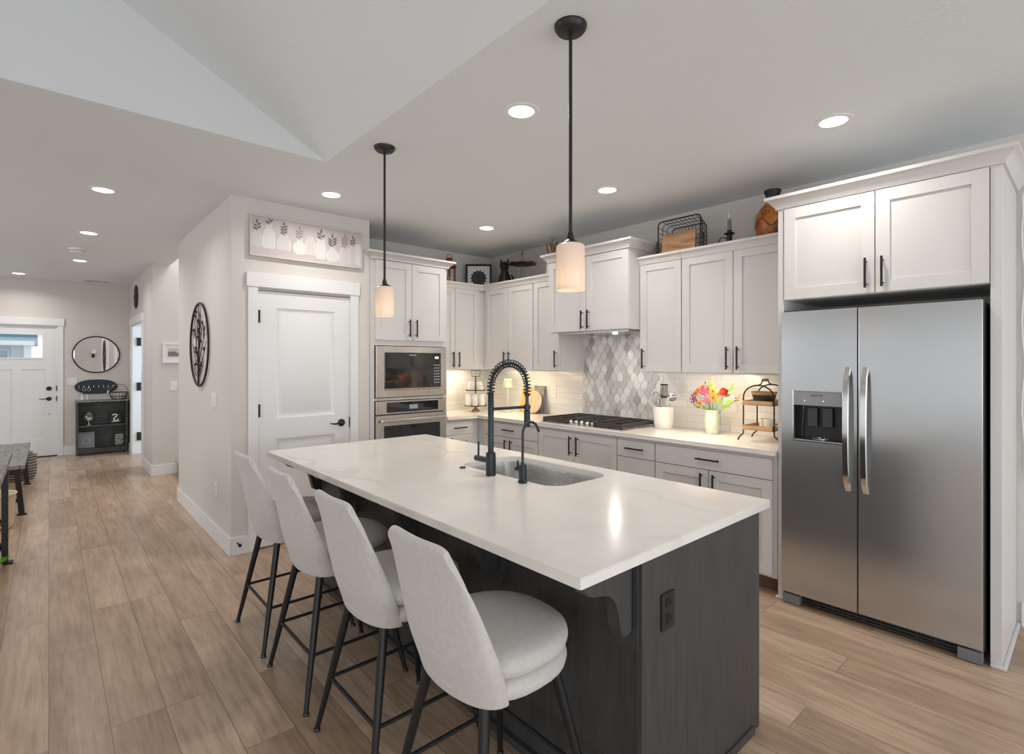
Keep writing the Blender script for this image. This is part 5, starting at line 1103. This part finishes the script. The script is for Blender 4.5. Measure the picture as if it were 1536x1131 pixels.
for k in range(8):
    x = .36+k*.062; build('hook', MB().tube([(x, 10.862, 1.085), (x, 10.845, 1.08), (x, 10.838, 1.055), (x, 10.848, 1.045)], .0045, 6).sphere((x, 10.86, 1.088), .008, n=8), M['chrome'], kr)
for x, lab, dark in ((.422, 'key ring with dark fob, farther left on the black key rack', True), (.484, 'key ring with dark fob, second from the left on the black key rack', True), (.732, 'large key ring with a pale key on the right of the key rack', False)):
    k_ = thing('key_ring', lab, 'keys', (x, 10.835, 1.05), 'keys on the rack'); build('ring', MB().tube([(x+.02*math.cos(a), 10.842, 1.035+.03*math.sin(a)) for a in [2*PI*j/16 for j in range(16)]], .003, 5, closed=True), M['chrome'], k_)
    build('key', MB().box(x-.012, x+.014, 10.834, 10.842, .955, 1.0, .003), M['blackp'] if dark else M['chrome'], k_)
wk_ = thing('wire_fruit_basket', 'copper toned wire basket with arched handle on the bookcase top', 'basket', (.86, 10.74, .863)); zb = .863; mb = MB(); bx, by = .86, 10.74
for R, z in ((.085, .006), (.11, .05), (.125, .115)): mb.tube([(bx+R*math.cos(a), by+R*.75*math.sin(a), zb+z) for a in [2*PI*k/20 for k in range(20)]], .005, 6, closed=True)
for k in range(16): a = 2*PI*k/16; mb.tube([(bx+.085*math.cos(a), by+.064*math.sin(a), zb+.006), (bx+.11*math.cos(a), by+.082*math.sin(a), zb+.05), (bx+.125*math.cos(a), by+.094*math.sin(a), zb+.115)], .003, 5)
build('wires', mb, M['wire'], wk_); build('handle', MB().tube([(bx+.125*math.cos(a), by, zb+.115+.13*math.sin(a)) for a in [PI*k/12 for k in range(13)]], .005, 6), M['copper'], wk_); build('liner', MB().lathe([(0, zb+.008), (.082, zb+.01), (.105, zb+.05), (.117, zb+.10), (.112, zb+.10), (.1, zb+.05), (0, zb+.02)], (bx, by, 0), 20).xform(Matrix.Translation((0, by, 0)) @ Matrix.Diagonal((1, .74, 1, 1)) @ Matrix.Translation((0, -by, 0))), M['artframe'], wk_)
for x, lab in ((.385, 'small clear glass at the left end of the bookcase top'), (.455, 'second clear glass on the bookcase top')): tag(build('drinking_glass', MB().lathe([(0, .8625), (.03, .8625), (.034, .955), (.032, .955), (.028, .868), (0, .867)], (x, 10.73, 0), 18), M['glass']), lab, 'glass')
# bench, table, basket, bin
def trestle(mb, x, y, zt, w=.045): mb.bar((x, y, 0), (x+.0, y, zt), w, w*.8)
bn = thing('bench', 'low bench with weathered grey seat and black steel legs', 'bench', (-.36, 7.72, 0)); bx0, bx1, by0, by1 = -.56, -.17, 6.80, 8.66
build('seat', MB().box(bx0, bx1, by0, by1, .455, .492, .006), M['gwood'], bn); build('apron', MB().box(bx0+.03, bx1-.03, by0+.04, by1-.04, .425, .455), M['black'], bn)
for y in (by0+.09, by1-.09):
    for s_, x in ((-1, bx0+.03), (1, bx1-.03)): build('leg', MB().bar((x-s_*.03, y, .45), (x+s_*.005, y, 0), .042, .042).box(x-.035+s_*.005, x+.035+s_*.005, y-.025, y+.025, 0, .012), M['black'], bn)
    build('stretcher', MB().box(bx0+.03, bx1-.03, y-.015, y+.015, .13, .16), M['black'], bn)
tb = thing('dining_table', 'dark table edge with black steel leg at the left of the hall', 'table', (-.7, 4.4, 0)); x0, x1, y0, y1 = -1.2, -.205, 2.9, 5.40
build('tabletop', MB().box(x0, x1, y0, y1, .755, .795, .005), M['gwood'], tb)
for y in (y0+.12, y1-.10):
    for x in (x1-.035, x0+.035): build('leg', MB().box(x-.018, x+.018, y-.025, y+.025, 0, .757, .002).box(x-.03, x+.045, y-.035, y+.035, 0, .014, .003), M['black'], tb)
    build('brace', MB().bar((x1-.04, y, .12), (x1-.36, y, .42), .03, .025).box(x0+.03, x1-.03, y-.015, y+.015, .10, .13), M['black'], tb)
wc = thing('wicker_basket', 'dark woven wicker basket on the floor behind the bench', 'basket', (-.32, 9.0, 0)); wx_, wy_ = -.32, 9.0
lathe_obj('body', wc, [(0, .0), (.175, .0), (.20, .04), (.21, .16), (.20, .28), (.19, .29), (.18, .28), (.19, .16), (.17, .05), (0, .03)], (wx_, wy_, 0), M['wicker'], 28); build('rim', MB().tube([(wx_+.198*math.cos(a), wy_+.198*math.sin(a), .29+.008*math.sin(a*9)) for a in [2*PI*k/60 for k in range(60)]], .012, 6, closed=True), M['wicker'], wc)
tag(build('throw_blanket', MB().rings([[Vector((wx_+R*math.cos(a)*(1+.10*math.sin(3*a)), wy_+R*math.sin(a), z+.02*math.sin(2*a+1)*(R > .02))) for a in [2*PI*k/24 for k in range(24)]] for R, z in ((.155, .27), (.165, .31), (.12, .335), (.06, .345), (.01, .348))]), mat('striped_grey_throw', (.14, .13, .13), .95)), 'dark grey throw bundled in the wicker basket', 'blanket')
bi = thing('storage_bin', 'cream bin standing under the bench end', 'bin', (-.47, 6.55, 0)); lathe_obj('body', bi, [(0, .003), (.14, .003), (.155, .02), (.17, .30), (.163, .30), (.148, .025), (0, .02)], (-.39, 6.45, 0), M['cream'], 28); build('rim', MB().tube([(-.39+.172*math.cos(a), 6.45+.172*math.sin(a), .305) for a in [2*PI*k/36 for k in range(36)]], .009, 6, closed=True), M['cream'], bi)
wr = thing('wire_plant_stand', 'black wire hoop stand on the floor behind the table leg', 'plant stand', (-.36, 5.6, 0)); mb = MB()
for k in range(3): a = PI/3*k; mb.tube([(-.37+.12*math.cos(a)*math.cos(t_), 5.6+.12*math.sin(a)*math.cos(t_), .02+.36*math.sin(t_)) for t_ in [PI*j/14 for j in range(15)]], .006, 6)
mb.tube([(-.37+.12*math.cos(a), 5.6+.12*math.sin(a), .20) for a in [2*PI*k/24 for k in range(24)]], .006, 6, closed=True); build('hoops', mb, M['black'], wr)
pp_ = thing('potted_plant', 'green leafy plant in a low pot under the table', 'plant', (-.32, 5.15, 0)); lathe_obj('pot', pp_, [(0, 0), (.07, 0), (.085, .05), (.08, .05), (0, .04)], (-.33, 5.12, 0), M['cream'], 20); mb = MB(); random.seed(6)
for k in range(16):
    a = 2*PI*k/16; L_ = random.uniform(.10, .15); d_ = Vector((math.cos(a), math.sin(a), .5)); b = Vector((-.33, 5.12, .04)); w = Vector((-math.sin(a), math.cos(a), 0))*.013; q = [b, b+d_*L_*.5+w, b+d_*L_-Vector((0, 0, .02)), b+d_*L_*.5-w]; mb.rings([[x_+Vector((0, 0, .001)) for x_ in q], [x_-Vector((0, 0, .001)) for x_ in q]])
build('leaves', mb, M['green'], pp_)
# wall sconce that shows in the oval mirror
sc = thing('wall_sconce', 'lit wall sconce reflected in the oval mirror', 'sconce', (1.25, YB+.02, 1.8)); build('bracket', MB().box(1.21, 1.29, YB, YB+.03, 1.65, 1.8, .004).tube([(1.25, YB+.03, 1.72), (1.25, YB+.10, 1.72), (1.25, YB+.11, 1.80)], .01, 8), M['black'], sc); lathe_obj('shade', sc, [(.05, 1.80), (.065, 1.95), (.062, 1.95), (.047, 1.80)], (1.25, YB+.11, 0), M['shade']); build('bulb', MB().sphere((1.25, YB+.11, 1.86), .025), M['bulb'], sc)
